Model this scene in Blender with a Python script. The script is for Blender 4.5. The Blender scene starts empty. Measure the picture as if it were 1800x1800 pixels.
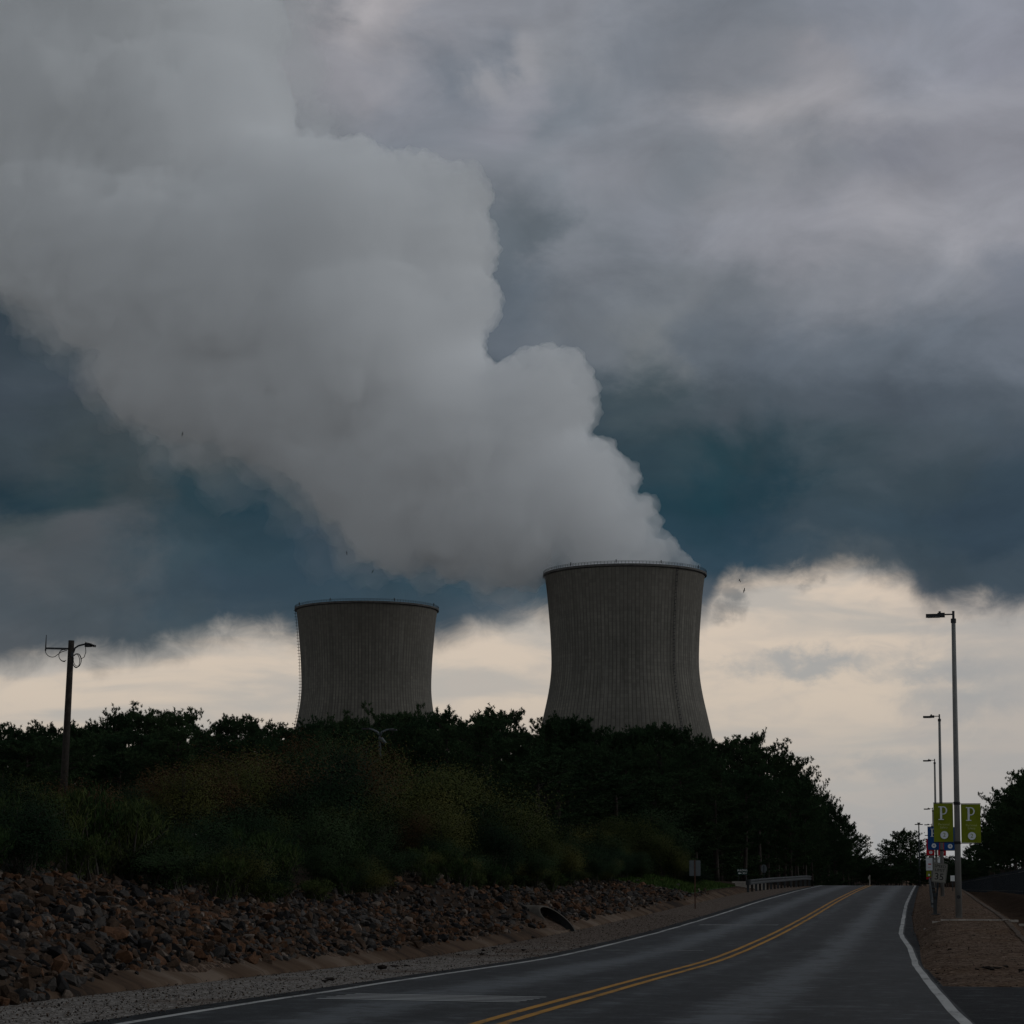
import bpy, bmesh, math, random
import numpy as np
from mathutils import Vector, Matrix, Euler, noise as mnoise

R = math.radians
sc = bpy.context.scene
COL = sc.collection

# ------------------------------------------------------------------ camera
F, PX, PY = 3750.0, 900.0, 1188.0            # focal length and principal point in photo pixels (1800 wide)
YAW, PITCH, EYE = R(10.95), R(5.09), 1.6
cam_d = bpy.data.cameras.new("camera")
cam = bpy.data.objects.new("camera", cam_d); COL.objects.link(cam)
cam.location = (0, 0, EYE)
cam.rotation_euler = (R(90) + PITCH, 0, YAW)
cam_d.sensor_width = 36; cam_d.lens = F / 1800 * 36
cam_d.shift_y = (PY - 900) / 1800
cam_d.clip_start = 0.5; cam_d.clip_end = 12000
sc.camera = cam
CM = Euler(cam.rotation_euler).to_matrix()

def ray(px, py):
    return (CM @ Vector(((px - PX) / F, -(py - PY) / F, -1))).normalized()

def at(px, py, d):
    """point at horizontal distance d from the camera in the direction of a photo pixel"""
    r = ray(px, py); k = d / math.hypot(r.x, r.y)
    return Vector((0, 0, EYE)) + r * k

def az_of(px, py=1522):
    r = ray(px, py); return math.atan2(r.x, r.y)

def el_of(py, px=900):
    return math.asin(ray(px, py).z)

def lin(c):
    return tuple(((v / 255) / 12.92 if v / 255 <= .04045 else ((v / 255 + .055) / 1.055) ** 2.4) for v in c)

# ------------------------------------------------------------------ render settings
sc.view_settings.view_transform = 'Standard'
sc.view_settings.look = 'None'
sc.view_settings.exposure = 0.0
sc.view_settings.gamma = 1.0
sc.render.engine = 'CYCLES'
cy = sc.cycles
cy.use_denoising = True
cy.max_bounces = 28; cy.diffuse_bounces = 3; cy.glossy_bounces = 2
cy.transmission_bounces = 2; cy.transparent_max_bounces = 12
cy.volume_bounces = 28
cy.sample_clamp_indirect = 4.0

# ------------------------------------------------------------------ node helper
class NT:
    def __init__(s, tree): s.t = tree
    def n(s, typ, **kw):
        nd = s.t.nodes.new(typ)
        for k, v in kw.items(): setattr(nd, k, v)
        return nd
    def put(s, sock, v):
        if isinstance(v, bpy.types.NodeSocket): s.t.links.new(v, sock)
        elif v is not None: sock.default_value = v
    def m(s, op, a, b=None, c=None, clamp=False):
        nd = s.n('ShaderNodeMath', operation=op); nd.use_clamp = clamp
        for i, v in enumerate((a, b, c)): s.put(nd.inputs[i], v)
        return nd.outputs[0]
    def vm(s, op, a, b=None, scale=None):
        nd = s.n('ShaderNodeVectorMath', operation=op)
        s.put(nd.inputs[0], a); s.put(nd.inputs[1], b)
        if scale is not None: s.put(nd.inputs[3], scale)
        return nd.outputs['Value'] if op in ('LENGTH', 'DISTANCE', 'DOT_PRODUCT') else nd.outputs[0]
    def mix(s, f, a, b, blend='MIX'):
        nd = s.n('ShaderNodeMix', data_type='RGBA', blend_type=blend); nd.clamp_factor = True
        s.put(nd.inputs[0], f); s.put(nd.inputs[6], a); s.put(nd.inputs[7], b)
        return nd.outputs[2]
    def noise(s, vec, scale, detail=4, rough=.5, dist=0, out='Fac'):
        nd = s.n('ShaderNodeTexNoise'); s.put(nd.inputs['Vector'], vec)
        nd.inputs['Scale'].default_value = scale; nd.inputs['Detail'].default_value = detail
        nd.inputs['Roughness'].default_value = rough; nd.inputs['Distortion'].default_value = dist
        return nd.outputs[out]
    def ramp(s, f, stops, interp='LINEAR'):
        nd = s.n('ShaderNodeValToRGB'); cr = nd.color_ramp; cr.interpolation = interp
        stops = sorted(stops, key=lambda q: q[0])
        while len(cr.elements) < len(stops): cr.elements.new(1.0)
        for e, (p, c) in zip(cr.elements, stops):
            e.position = p
            e.color = (*c, 1) if isinstance(c, (tuple, list)) else (c, c, c, 1)
        s.put(nd.inputs[0], f)
        return nd.outputs[0]
    def sstep(s, v, lo, hi):
        nd = s.n('ShaderNodeMapRange', interpolation_type='SMOOTHSTEP')
        s.put(nd.inputs[0], v); s.put(nd.inputs[1], lo); s.put(nd.inputs[2], hi)
        nd.inputs[3].default_value = 0; nd.inputs[4].default_value = 1
        return nd.outputs[0]
    def sep(s, v):
        nd = s.n('ShaderNodeSeparateXYZ'); s.put(nd.inputs[0], v); return nd.outputs
    def comb(s, x, y, z):
        nd = s.n('ShaderNodeCombineXYZ')
        for i, v in enumerate((x, y, z)): s.put(nd.inputs[i], v)
        return nd.outputs[0]

# ------------------------------------------------------------------ sky (stormy overcast, laid out by direction)
SUN_AZ, SUN_EL = R(78), R(26)
def build_world():
    w = bpy.data.worlds.new("World"); sc.world = w; w.use_nodes = True
    t = w.node_tree; t.nodes.clear(); N = NT(t)
    d = N.n('ShaderNodeTexCoord').outputs['Generated']
    dx, dy, dz = N.sep(d)
    az = N.m('ARCTAN2', dx, dy); el = N.m('ARCSINE', dz)
    flat = N.comb(dx, dy, N.m('MULTIPLY', dz, 1.7))
    w1 = N.noise(flat, 13, 9, .56, .3, 'Color'); w2 = N.noise(N.vm('ADD', flat, (3.1, 1.7, .4)), 46, 6, .6, .2, 'Color')
    a1, a2, _ = N.sep(N.vm('SUBTRACT', w1, (.5, .5, .5))); b1, b2, _ = N.sep(N.vm('SUBTRACT', w2, (.5, .5, .5)))
    A0, A1 = az_of(-150), az_of(1950)
    def warp(v, p, k, q, l): return N.m('MULTIPLY_ADD', q, l, N.m('MULTIPLY_ADD', p, k, v))
    azw = warp(az, a1, .12, b1, .022); elw = warp(el, a2, .058, b2, .012)
    u = N.m('DIVIDE', N.m('SUBTRACT', azw, A0), A1 - A0, clamp=True)
    def upos(px): return (az_of(px) - A0) / (A1 - A0)
    rows = [
     (1130, [(0,80,86,92),(150,74,82,89),(300,66,76,85),(450,63,74,85),(600,62,73,84),(750,70,80,90),(900,84,93,100),(1050,92,99,104),(1250,84,90,97),(1400,88,93,99),(1500,86,92,100),(1650,74,83,94),(1800,88,95,104)]),
     (1060, [(0,74,82,89),(150,72,81,88),(300,58,70,81),(450,52,66,79),(600,52,67,80),(750,58,71,83),(900,72,83,92),(1050,80,89,96),(1250,74,83,92),(1400,66,76,87),(1500,80,87,95),(1650,68,78,90),(1800,78,87,98)]),
     (1000, [(0,82,87,92),(150,76,83,89),(300,57,70,80),(450,49,65,77),(600,49,65,79),(750,51,67,79),(900,54,69,81),(1200,46,63,77),(1300,47,64,78),(1400,56,69,81),(1520,74,83,90),(1650,62,73,84),(1800,66,77,89)]),
     (940,  [(0,72,78,83),(120,78,83,88),(300,50,64,74),(450,44,61,73),(600,46,62,76),(900,46,62,76),(1200,38,58,71),(1350,40,59,73),(1500,56,68,79),(1650,54,67,79),(1800,54,67,81)]),
     (880,  [(0,38,54,65),(100,46,60,68),(200,58,66,72),(300,42,59,69),(450,34,55,67),(560,35,55,67),(900,36,56,68),(1150,34,55,67),(1260,32,56,68),(1400,37,57,69),(1500,54,66,76),(1650,60,71,81),(1800,58,71,84)]),
     (800,  [(0,58,66,74),(150,63,70,76),(300,57,66,72),(420,50,63,70),(550,38,55,65),(1000,44,58,68),(1100,46,60,70),(1200,50,64,73),(1290,40,60,70),(1380,48,63,73),(1500,66,76,85),(1650,72,82,91),(1800,72,83,94)]),
     (720,  [(0,62,69,79),(150,67,74,83),(300,68,75,83),(800,60,70,80),(1060,58,69,79),(1150,64,74,82),(1300,70,79,87),(1450,75,84,93),(1600,74,83,93),(1800,86,95,105)]),
     (620,  [(0,56,64,74),(100,54,63,72),(250,60,68,76),(800,92,100,110),(930,97,105,115),(1060,104,110,117),(1160,111,116,121),(1260,96,104,113),(1400,92,100,110),(1600,96,104,114),(1800,106,113,124)]),
     (500,  [(0,48,60,70),(200,60,70,78),(800,90,99,109),(900,92,101,111),(1050,106,112,120),(1200,116,121,128),(1300,110,116,124),(1450,122,126,134),(1600,128,131,139),(1800,116,121,132)]),
     (400,  [(0,90,96,104),(700,100,106,114),(900,96,104,112),(1000,120,125,133),(1150,128,132,141),(1300,136,138,146),(1450,142,143,151),(1600,149,149,156),(1800,141,142,150)]),
     (300,  [(0,105,110,116),(600,114,119,127),(760,126,130,138),(900,121,126,134),(1050,128,131,139),(1200,124,129,137),(1350,138,140,147),(1450,128,131,139),(1600,129,131,141),(1800,139,140,149)]),
     (220,  [(0,105,110,116),(500,122,126,133),(700,120,125,134),(900,130,132,141),(1000,116,122,131),(1200,130,133,141),(1350,152,151,156),(1500,152,151,157),(1650,148,149,157),(1800,146,147,156)]),
     (120,  [(0,105,110,116),(480,140,140,147),(560,142,142,149),(700,130,133,142),(800,114,120,130),(900,143,144,150),(1000,132,135,142),(1150,116,121,130),(1350,130,133,141),(1500,141,141,148),(1650,134,137,147),(1800,138,140,151)]),
     (20,   [(0,105,110,116),(420,104,108,115),(480,132,133,139),(560,163,160,164),(650,154,152,157),(750,135,137,145),(900,130,133,141),(1050,131,134,142),(1200,118,123,132),(1350,118,123,132),(1500,125,129,139),(1650,132,136,147),(1800,141,144,155)]),
    ]
    colr = None; prev = None
    for y, stops in rows:
        c = N.ramp(u, [(max(0, min(1, upos(q[0]))), lin((q[1] - 1.5, q[2] + .8, q[3]) if sum(q[1:]) < 235 else q[1:])) for q in stops], 'EASE')
        e = el_of(y)
        colr = c if colr is None else N.mix(N.sstep(elw, prev, e), colr, c)
        prev = e
    # high overcast overhead and behind the viewer
    colr = N.mix(N.sstep(el, el_of(20) + .03, el_of(20) + .5), colr, (*lin((90, 96, 103)), 1))
    back = N.m('SUBTRACT', 1, N.sstep(N.m('ABSOLUTE', N.m('ADD', az, YAW)), .45, 1.4))
    rear = N.mix(N.sstep(el, .12, .62), (*lin((176, 181, 186)), 1), (*lin((90, 96, 103)), 1))     # brighter low sky added behind the viewer to light the plume front
    colr = N.mix(N.m('SUBTRACT', 1, back), colr, rear)
    # cloud texture: soft billow and fine wisps
    n1 = N.noise(N.vm('ADD', flat, (9.2, 4.4, 2.2)), 17, 10, .58, .6)
    n2 = N.noise(N.vm('ADD', flat, (1.2, 7.4, 5.2)), 6, 4, .5, .2)
    f = N.m('MULTIPLY_ADD', N.m('SUBTRACT', n1, .5), .64, 1.03)
    f = N.m('MULTIPLY', f, N.m('MULTIPLY_ADD', N.m('SUBTRACT', n2, .5), .3, 1))
    colr = N.vm('SCALE', colr, None, scale=f)
    # pale break under the cloud base
    ub = N.m('DIVIDE', N.m('SUBTRACT', az, A0), A1 - A0, clamp=True)
    base = [(-150,1178),(0,1176),(90,1164),(180,1170),(300,1146),(400,1112),(520,1122),(760,1134),(850,1108),(950,1092),(1240,1088),(1285,1032),(1400,1020),(1500,1010),(1580,1028),(1650,1078),(1720,1078),(1800,1096),(1950,1106)]
    eb = N.m('MULTIPLY', N.ramp(ub, [(upos(x), el_of(y) / .2) for x, y in base], 'EASE'), .2)
    e2 = N.noise(N.vm('ADD', N.comb(dx, dy, N.m('MULTIPLY', dz, 1.3)), (5.5, .3, 8.1)), 52, 9, .62, .5)
    e3 = N.noise(N.vm('ADD', d, (2.5, 6.3, 1.1)), 16, 3, .5, 0)
    edge = N.m('SUBTRACT', el, eb)
    edge = N.m('MULTIPLY_ADD', N.m('SUBTRACT', e2, .5), .017, N.m('MULTIPLY_ADD', N.m('SUBTRACT', e3, .5), .010, edge))
    mask = N.sstep(edge, -.0085, .0100)
    # torn scud hanging under the base beside the tower
    def scud(px, py, rx, ry, k):
        p = N.comb(N.m('DIVIDE', N.m('SUBTRACT', warp(az, a1, .03, b1, .02), az_of(px)), rx / F), N.m('DIVIDE', N.m('SUBTRACT', warp(el, a2, .02, b2, .02), el_of(py)), ry / F), 0)
        q = N.m('SUBTRACT', 1, N.vm('LENGTH', p))
        return N.m('MULTIPLY', N.sstep(N.m('MULTIPLY_ADD', N.m('SUBTRACT', e2, .5), 1.5, q), 0, .95), k)
    for s in ((1272, 1066, 50, 40, .6), (1296, 1040, 40, 34, .6), (1422, 1034, 22, 30, .45), (1452, 1030, 20, 26, .45)):
        mask = N.m('MAXIMUM', mask, scud(*s))
    st = N.comb(dx, dy, N.m('MULTIPLY', dz, 5.5))
    c1 = N.noise(st, 9, 6, .5, .4); c2 = N.noise(N.comb(dx, dy, N.m('MULTIPLY', dz, 1.6)), 34, 8, .55, .8)
    pale = N.ramp(N.m('DIVIDE', el, .14, clamp=True), [(0, lin((158,160,162))), (.16, lin((166,164,163))), (.34, lin((186,177,168))), (.55, lin((204,190,175))), (.9, lin((212,196,180)))])
    pale = N.mix(N.m('MULTIPLY', N.sstep(c1, .45, .64), .72), pale, (*lin((170, 168, 165)), 1))
    pale = N.mix(N.m('MULTIPLY', N.sstep(c2, .5, .66), .34), pale, (*lin((186, 177, 169)), 1))
    lens = N.m('MAXIMUM', scud(1440, 1168, 270, 30, .75), scud(1640, 1185, 240, 26, .6))
    lens = N.m('MAXIMUM', lens, scud(1700, 1240, 170, 50, .6)); lens = N.m('MAXIMUM', lens, scud(1560, 1350, 200, 34, .5))
    pale = N.mix(lens, pale, (*lin((150, 154, 157)), 1))
    rt = N.m('MULTIPLY', N.sstep(N.m('MULTIPLY_ADD', N.m('SUBTRACT', c2, .5), .12, az), az_of(1500), az_of(1760)), .5)
    pale = N.mix(rt, pale, (*lin((160, 158, 158)), 1))
    mask = N.m('MAXIMUM', mask, N.sstep(N.m('ABSOLUTE', N.m('ADD', az, YAW)), .5, .9))
    colr = N.mix(mask, pale, colr)
    colr = N.vm('MULTIPLY', colr, (1.0, 1.004, .995))
    # a little of the clear sky light behind it all
    sky = N.n('ShaderNodeTexSky', sky_type='NISHITA'); sky.sun_disc = False
    sky.sun_elevation = SUN_EL; sky.sun_rotation = SUN_AZ
    both = N.vm('ADD', N.vm('SCALE', colr, None, scale=10.0), N.vm('SCALE', sky.outputs[0], None, scale=.004))
    bg = N.n('ShaderNodeBackground'); bg.inputs[1].default_value = .1
    N.put(bg.inputs[0], both)
    out = N.n('ShaderNodeOutputWorld'); t.links.new(bg.outputs[0], out.inputs[0])
    w.cycles.sampling_method = 'MANUAL'; w.cycles.sample_map_resolution = 1024
build_world()

sd = bpy.data.lights.new("sun", 'SUN'); sd.energy = .6; sd.angle = R(25); sd.color = (.95, .975, 1)
sun = bpy.data.objects.new("sun", sd); COL.objects.link(sun)
sun.rotation_euler = Vector((-math.sin(SUN_AZ) * math.cos(SUN_EL), -math.cos(SUN_AZ) * math.cos(SUN_EL), -math.sin(SUN_EL))).to_track_quat('-Z', 'Y').to_euler()

# ------------------------------------------------------------------ materials
def material(name, col, rough=.8, var=.25, scale=3.0, bump=0, bscale=20, metal=0, spec=.12, col2=None, coord='pos', detail=6, translucent=0):
    m = bpy.data.materials.new(name); m.use_nodes = True
    t = m.node_tree; N = NT(t); b = t.nodes['Principled BSDF']
    p = N.n('ShaderNodeNewGeometry').outputs['Position'] if coord == 'pos' else N.n('ShaderNodeTexCoord').outputs['Object']
    n = N.noise(p, scale, detail, .6)
    lo = tuple(c * (1 - var) for c in col); hi = tuple(min(1, c * (1 + var)) for c in (col2 or col))
    N.put(b.inputs['Base Color'], N.ramp(n, [(.32, lo), (.68, hi)]))
    b.inputs['Roughness'].default_value = rough; b.inputs['Metallic'].default_value = metal
    b.inputs['Specular IOR Level'].default_value = spec
    if bump:
        bn = N.n('ShaderNodeBump'); bn.inputs['Strength'].default_value = bump; bn.inputs['Distance'].default_value = .05
        N.put(bn.inputs['Height'], N.noise(p, bscale, 5, .6)); t.links.new(bn.outputs[0], b.inputs['Normal'])
    return m

def leaf_material(name, cols, rough=.7):
    m = bpy.data.materials.new(name); m.use_nodes = True
    t = m.node_tree; N = NT(t); b = t.nodes['Principled BSDF']
    oi = N.n('ShaderNodeObjectInfo').outputs['Random']; ri = N.n('ShaderNodeNewGeometry').outputs['Random Per Island']
    p = N.n('ShaderNodeTexCoord').outputs['Object']
    n = N.noise(p, 1.1, 3, .5)
    f = N.m('ADD', N.m('MULTIPLY', n, .55), N.m('ADD', N.m('MULTIPLY', oi, .45), N.m('MULTIPLY', N.m('SUBTRACT', ri, .5), .14)))
    N.put(b.inputs['Base Color'], N.ramp(f, [(.25 + .5 * i / max(1, len(cols) - 1), c) for i, c in enumerate(cols)]))
    b.inputs['Roughness'].default_value = .95; b.inputs['Specular IOR Level'].default_value = .04
    return m

M = {}
M['metal'] = material('weathered galvanised metal', (.042, .045, .047), .8, .3, 2, metal=0, coord='obj')
M['pole'] = material('grey painted lamp pole', (.17, .165, .155), .55, .15, 2, coord='obj')
M['darkmetal'] = material('dark bronze metal', (.03, .03, .032), .5, .2, 4, coord='obj')
M['wood'] = material('weathered pole timber', (.03, .025, .021), .9, .35, 5, .3, 30, coord='obj')
M['bark'] = material('pine bark', (.036, .029, .025), .95, .4, 2.2, .4, 9, coord='obj')
M['greystem'] = material('bare grey stems', (.055, .047, .04), .9, .3, 3, coord='obj')
M['pine'] = leaf_material('pine needles', [(.015, .031, .015), (.023, .043, .020), (.036, .058, .026)])
M['shrub_green'] = leaf_material('shrub leaves dark green', [(.009, .019, .010), (.016, .030, .014), (.03, .047, .02)])
M['shrub_olive'] = leaf_material('shrub leaves olive', [(.024, .034, .012), (.046, .053, .017), (.078, .072, .022)])
M['shrub_rust'] = leaf_material('shrub leaves rust tinged', [(.024, .022, .012), (.045, .030, .015), (.07, .038, .018)])
M['weed'] = leaf_material('feathery weeds', [(.018, .034, .012), (.03, .048, .016), (.055, .065, .02)])
M['rock_grey'] = material('grey riprap stone', (.054, .047, .042), .9, .35, 7, .5, 25, coord='obj')
M['rock_dark'] = material('dark riprap stone', (.014, .0125, .012), .9, .3, 7, .5, 25, coord='obj')
M['rock_brown'] = material('brown riprap stone', (.052, .033, .022), .9, .35, 7, .5, 25, coord='obj')
M['rock_rust'] = material('rust stained riprap stone', (.088, .044, .024), .9, .35, 7, .5, 25, coord='obj')
M['rock_pale'] = material('pale riprap stone', (.13, .10, .08), .9, .3, 7, .5, 25, coord='obj')
M['white'] = material('white sign sheeting', (.72, .72, .70), .5, .06, 3, coord='obj')
M['offwhite'] = material('dull sign sheeting', (.20, .19, .165), .6, .15, 3, coord='obj')
M['signback'] = material('bare aluminium sign back', (.10, .11, .115), .5, .12, 4, metal=.3, coord='obj')
M['black'] = material('black sign lettering', (.012, .012, .013), .6, .1, 3, coord='obj')
M['rustpost'] = material('rusty steel post', (.075, .04, .028), .8, .4, 9, coord='obj')
M['green'] = material('green banner cloth', (.16, .19, .012), .75, .12, 2.2, coord='obj')
M['blue'] = material('blue banner cloth', (.008, .055, .19), .75, .12, 2.2, coord='obj')
M['red'] = material('red banner cloth', (.42, .010, .018), .75, .12, 2.2, coord='obj')
M['bannerwhite'] = material('pale banner print', (.62, .64, .66), .75, .06, 3, coord='obj')
M['darkgreen'] = material('dark green board', (.01, .03, .022), .6, .1, 3, coord='obj')
M['reflector'] = material('amber reflector', (.5, .16, .02), .4, .05, 3, coord='obj')
M['fence'] = material('black painted fence steel', (.02, .024, .029), .5, .2, 2, coord='obj')
M['clod'] = material('dark clods of soil', (.02, .015, .012), .95, .4, 20, .5, 40, coord='obj')
M['bird'] = material('dark feathers', (.012, .012, .013), .8, .2, 3, coord='obj')
M['pipe'] = material('stained concrete pipe', (.08, .068, .056), .9, .3, 3, .2, 20)
M['pipe_in'] = material('dark pipe interior', (.02, .02, .02), .9, .3, 3)  # inner wall coloured darker than the outside of the pipe
M['concrete'] = material('pale concrete', (.33, .29, .25), .9, .25, 2.5, .2, 25)

# ------------------------------------------------------------------ mesh helpers
class MB:
    def __init__(s): s.v = []; s.f = []; s.mi = []
    def add(s, vs, fs, mi=0):
        o = len(s.v); s.v.extend([tuple(v) for v in vs]); s.f.extend([tuple(i + o for i in f) for f in fs]); s.mi.extend([mi] * len(fs)); return s
    def box(s, c, size, mi=0, rot=None):
        x, y, z = (q / 2 for q in size)
        vs = [Vector(p) for p in ((-x,-y,-z),(x,-y,-z),(x,y,-z),(-x,y,-z),(-x,-y,z),(x,-y,z),(x,y,z),(-x,y,z))]
        if rot is not None: vs = [rot @ v for v in vs]
        return s.add([v + Vector(c) for v in vs], [(0,3,2,1),(4,5,6,7),(0,1,5,4),(1,2,6,5),(2,3,7,6),(3,0,4,7)], mi)
    def tube(s, pts, rad, n=8, mi=0, cap=True):
        pts = [Vector(p) for p in pts]; k = len(pts)
        rad = [rad] * k if not isinstance(rad, (list, tuple)) else rad
        ring = []; up = None
        for i, p in enumerate(pts):
            tdir = (pts[min(i + 1, k - 1)] - pts[max(i - 1, 0)]).normalized()
            if up is None:
                up = Vector((0, 0, 1)) if abs(tdir.z) < .9 else Vector((1, 0, 0))
            a = tdir.cross(up).normalized(); b = a.cross(tdir).normalized(); up = b
            ring.append([p + (a * math.cos(q) + b * math.sin(q)) * rad[i] for q in (2 * math.pi * j / n for j in range(n))])
        vs = [v for r_ in ring for v in r_]
        fs = [(i * n + j, i * n + (j + 1) % n, (i + 1) * n + (j + 1) % n, (i + 1) * n + j) for i in range(k - 1) for j in range(n)]
        if cap: fs += [tuple(range(n - 1, -1, -1)), tuple((k - 1) * n + j for j in range(n))]
        return s.add(vs, fs, mi)
    def lathe(s, prof, n=48, c=(0, 0, 0), mi=0):
        vs = [(c[0] + r * math.cos(2*math.pi*j/n), c[1] + r * math.sin(2*math.pi*j/n), c[2] + z) for r, z in prof for j in range(n)]
        fs = [(i*n+j, i*n+(j+1)%n, (i+1)*n+(j+1)%n, (i+1)*n+j) for i in range(len(prof)-1) for j in range(n)]
        return s.add(vs, fs, mi)
    def poly(s, pts2, y0, y1, mi=0):
        """closed outline in x,z extruded from y0 to y1"""
        n = len(pts2)
        vs = [(x, y0, z) for x, z in pts2] + [(x, y1, z) for x, z in pts2]
        fs = [tuple(range(n)), tuple(range(2*n-1, n-1, -1))] + [(i, i + n, (i+1) % n + n, (i+1) % n) for i in range(n)]
        return s.add(vs, fs, mi)
    def mesh(s, name, mats, smooth=False):
        me = bpy.data.meshes.new(name); me.from_pydata(s.v, [], s.f)
        for m in (mats if isinstance(mats, list) else [mats]): me.materials.append(m)
        if any(s.mi): me.polygons.foreach_set('material_index', s.mi)
        if smooth: me.polygons.foreach_set('use_smooth', [True] * len(s.f))
        me.update(); return me
    def obj(s, name, mats, parent=None, smooth=False):
        return link(name, s.mesh(name, mats, smooth), parent)

def link(name, data, parent=None):
    o = bpy.data.objects.new(name, data); COL.objects.link(o)
    if parent is not None: o.parent = parent
    return o
def tag(o, label=None, cat=None, group=None, kind=None):
    if label: o['label'] = label
    if cat: o['category'] = cat
    if group: o['group'] = group
    if kind: o['kind'] = kind
    return o
def thing(name, label, cat, loc=(0, 0, 0), rz=0, group=None):
    o = bpy.data.objects.new(name, None); COL.objects.link(o); o.empty_display_size = .2
    o.location = loc; o.rotation_euler = (0, 0, rz)
    return tag(o, label, cat, group)
def copy_tree(o, parent=None):
    c = o.copy(); COL.objects.link(c)
    if parent is not None: c.parent = parent
    for ch in KIDS.get(o.name, []):
        k = copy_tree(ch, c); KIDS.setdefault(c.name, []).append(k)
    return c
KIDS = {}
def kid(parent, o): KIDS.setdefault(parent.name, []).append(o); return o

def text_mesh(body, size, width=None, ext=.004, mat=None):
    cu = bpy.data.curves.new('lettering', 'FONT'); cu.body = body; cu.size = size; cu.align_x = 'CENTER'; cu.align_y = 'CENTER'; cu.extrude = ext
    cu.resolution_u = 4
    o = bpy.data.objects.new('lettering', cu); COL.objects.link(o)
    dg = bpy.context.evaluated_depsgraph_get()
    me = bpy.data.meshes.new_from_object(o.evaluated_get(dg))
    bpy.data.objects.remove(o); bpy.data.curves.remove(cu)
    # stand it up: x stays, y -> z, facing -Y
    xs = [v.co.x for v in me.vertices]; k = (width / (max(xs) - min(xs))) if width and xs else 1
    for v in me.vertices: v.co = Vector((v.co.x * k, -v.co.z, v.co.y))
    me.materials.clear(); me.materials.append(mat); return me

_o = ['first','second','third','fourth','fifth','sixth','seventh','eighth','ninth','tenth','eleventh','twelfth','thirteenth','fourteenth','fifteenth','sixteenth','seventeenth','eighteenth','nineteenth']
def ordinal(n):
    if n < 20: return _o[n - 1]
    tens = ['twent','thirt','fort','fift','sixt','sevent','eight','ninet']
    a, b = divmod(n, 10)
    if a >= 10: return 'hundred-and-' + ordinal(n - 100) if n > 100 else 'hundredth'
    return tens[a - 2] + 'ieth' if b == 0 else tens[a - 2] + 'y-' + _o[b - 1]

# ------------------------------------------------------------------ terrain
_ty = np.array([-60, 10, 20, 25, 37, 42, 50, 62, 78, 102, 130, 165, 185, 200, 244, 289, 334, 450, 700, 1200, 5000], float)
_tz = np.array([.13, .13, .10, .0, -.18, -.3, -.33, -.33, -.24, -.04, .1, .16, -.45, -1.05, -1.8, -2.4, -2.9, -4., -6., -7., -8.], float)
_fy = np.arange(-60, 5000, 1.0)
_fz = np.interp(_fy, _ty, _tz); _k = np.hanning(21); _k /= _k.sum()
_fz = np.convolve(np.pad(_fz, 10, mode='edge'), _k, 'valid')
def zr(Y): return float(np.interp(Y, _fy, _fz))
def sm(x, a, b):
    t = min(1, max(0, (x - a) / (b - a))); return t * t * (3 - 2 * t)
_by = [0, 25, 33, 40, 48, 56, 61, 67, 78, 92, 104, 112, 122, 135, 160, 220, 5000]
_bz = [1.9, 1.9, 1.85, 1.55, 1.3, 1.35, 1.85, 1.35, 1.1, .95, .95, 1.25, 1.0, .55, .5, .6, .6]
XK0, XK1 = -10.4, -10.85
def zt(X, Y):
    """ground height"""
    r = zr(Y)
    if X < -7:
        z = r
        rel = float(np.interp(Y, _by, _bz))
        z += .18 * sm(X, XK0, XK1 - .01) * (1 if Y < 128 else max(0, 1 - (Y - 128) / 10))
        if X < XK1:
            z += (rel - .18) * min(1, (XK1 - X) / 4.6) ** .85
            z += .9 * sm(X, -15.5, -26) + 1.0 * sm(X, -26, -60)
        return z
    if X > -.3:
        z = r + float(np.interp(Y, [36, 50, 62, 72, 100, 130, 160, 200], [0, .2, .38, .36, .12, 0, -.15, 0])) * sm(X, -.35, .3)
        z -= .55 * sm(X, 2.2, 3.3) * sm(Y, 30, 45) ; z += .6 * sm(X, 3.6, 5.6) * sm(Y, 30, 45)
        z += (float(np.interp(Y, [60, 100, 140, 400, 900], [0, -.05, -.27, -3., -6.5])) - z) * sm(X, 3.8, 6.4) * sm(Y, 60, 100)
        z += .8 * sm(X, 9, 30)
        return z
    return r
def xr(Y): return float(np.interp(Y, [15, 20, 27, 35, 41, 51, 58, 62, 66, 84, 95, 155, 400], [.62, .4, .16, -.07, -.22, -.40, -.63, -.75, -.77, -.86, -.9, -.82, -.82]))
XL, XC = -7.66, -4.2
def asph_r(Y):
    if Y < 31: return 9.0
    return float(np.interp(Y, [31, 40, 50, 60, 66, 80, 400], [.12, -.02, -.14, -.3, -.42, -.55, -.5]))

def grid_mesh(name, xs, ys, zf, mat, kind='structure', smooth=True):
    nx, ny = len(xs), len(ys)
    vs = [(x, y, zf(x, y)) for y in ys for x in xs]
    fs = [(j*nx+i, j*nx+i+1, (j+1)*nx+i+1, (j+1)*nx+i) for j in range(ny-1) for i in range(nx-1)]
    b = MB(); b.add(vs, fs); o = b.obj(name, mat, smooth=smooth); tag(o, kind=kind); return o
def strip(name, xl, xrr, ys, off, mat, nx=2, crown=True, kind='structure'):
    vs = []; fs = []
    for y in ys:
        a, c = xl(y), xrr(y)
        for i in range(nx):
            x = a + (c - a) * i / (nx - 1); vs.append((x, y, zr(y) + off))
    for j in range(len(ys) - 1):
        for i in range(nx - 1): fs.append((j*nx+i, j*nx+i+1, (j+1)*nx+i+1, (j+1)*nx+i))
    b = MB(); b.add(vs, fs); o = b.obj(name, mat, smooth=True); tag(o, kind=kind); return o

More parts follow.
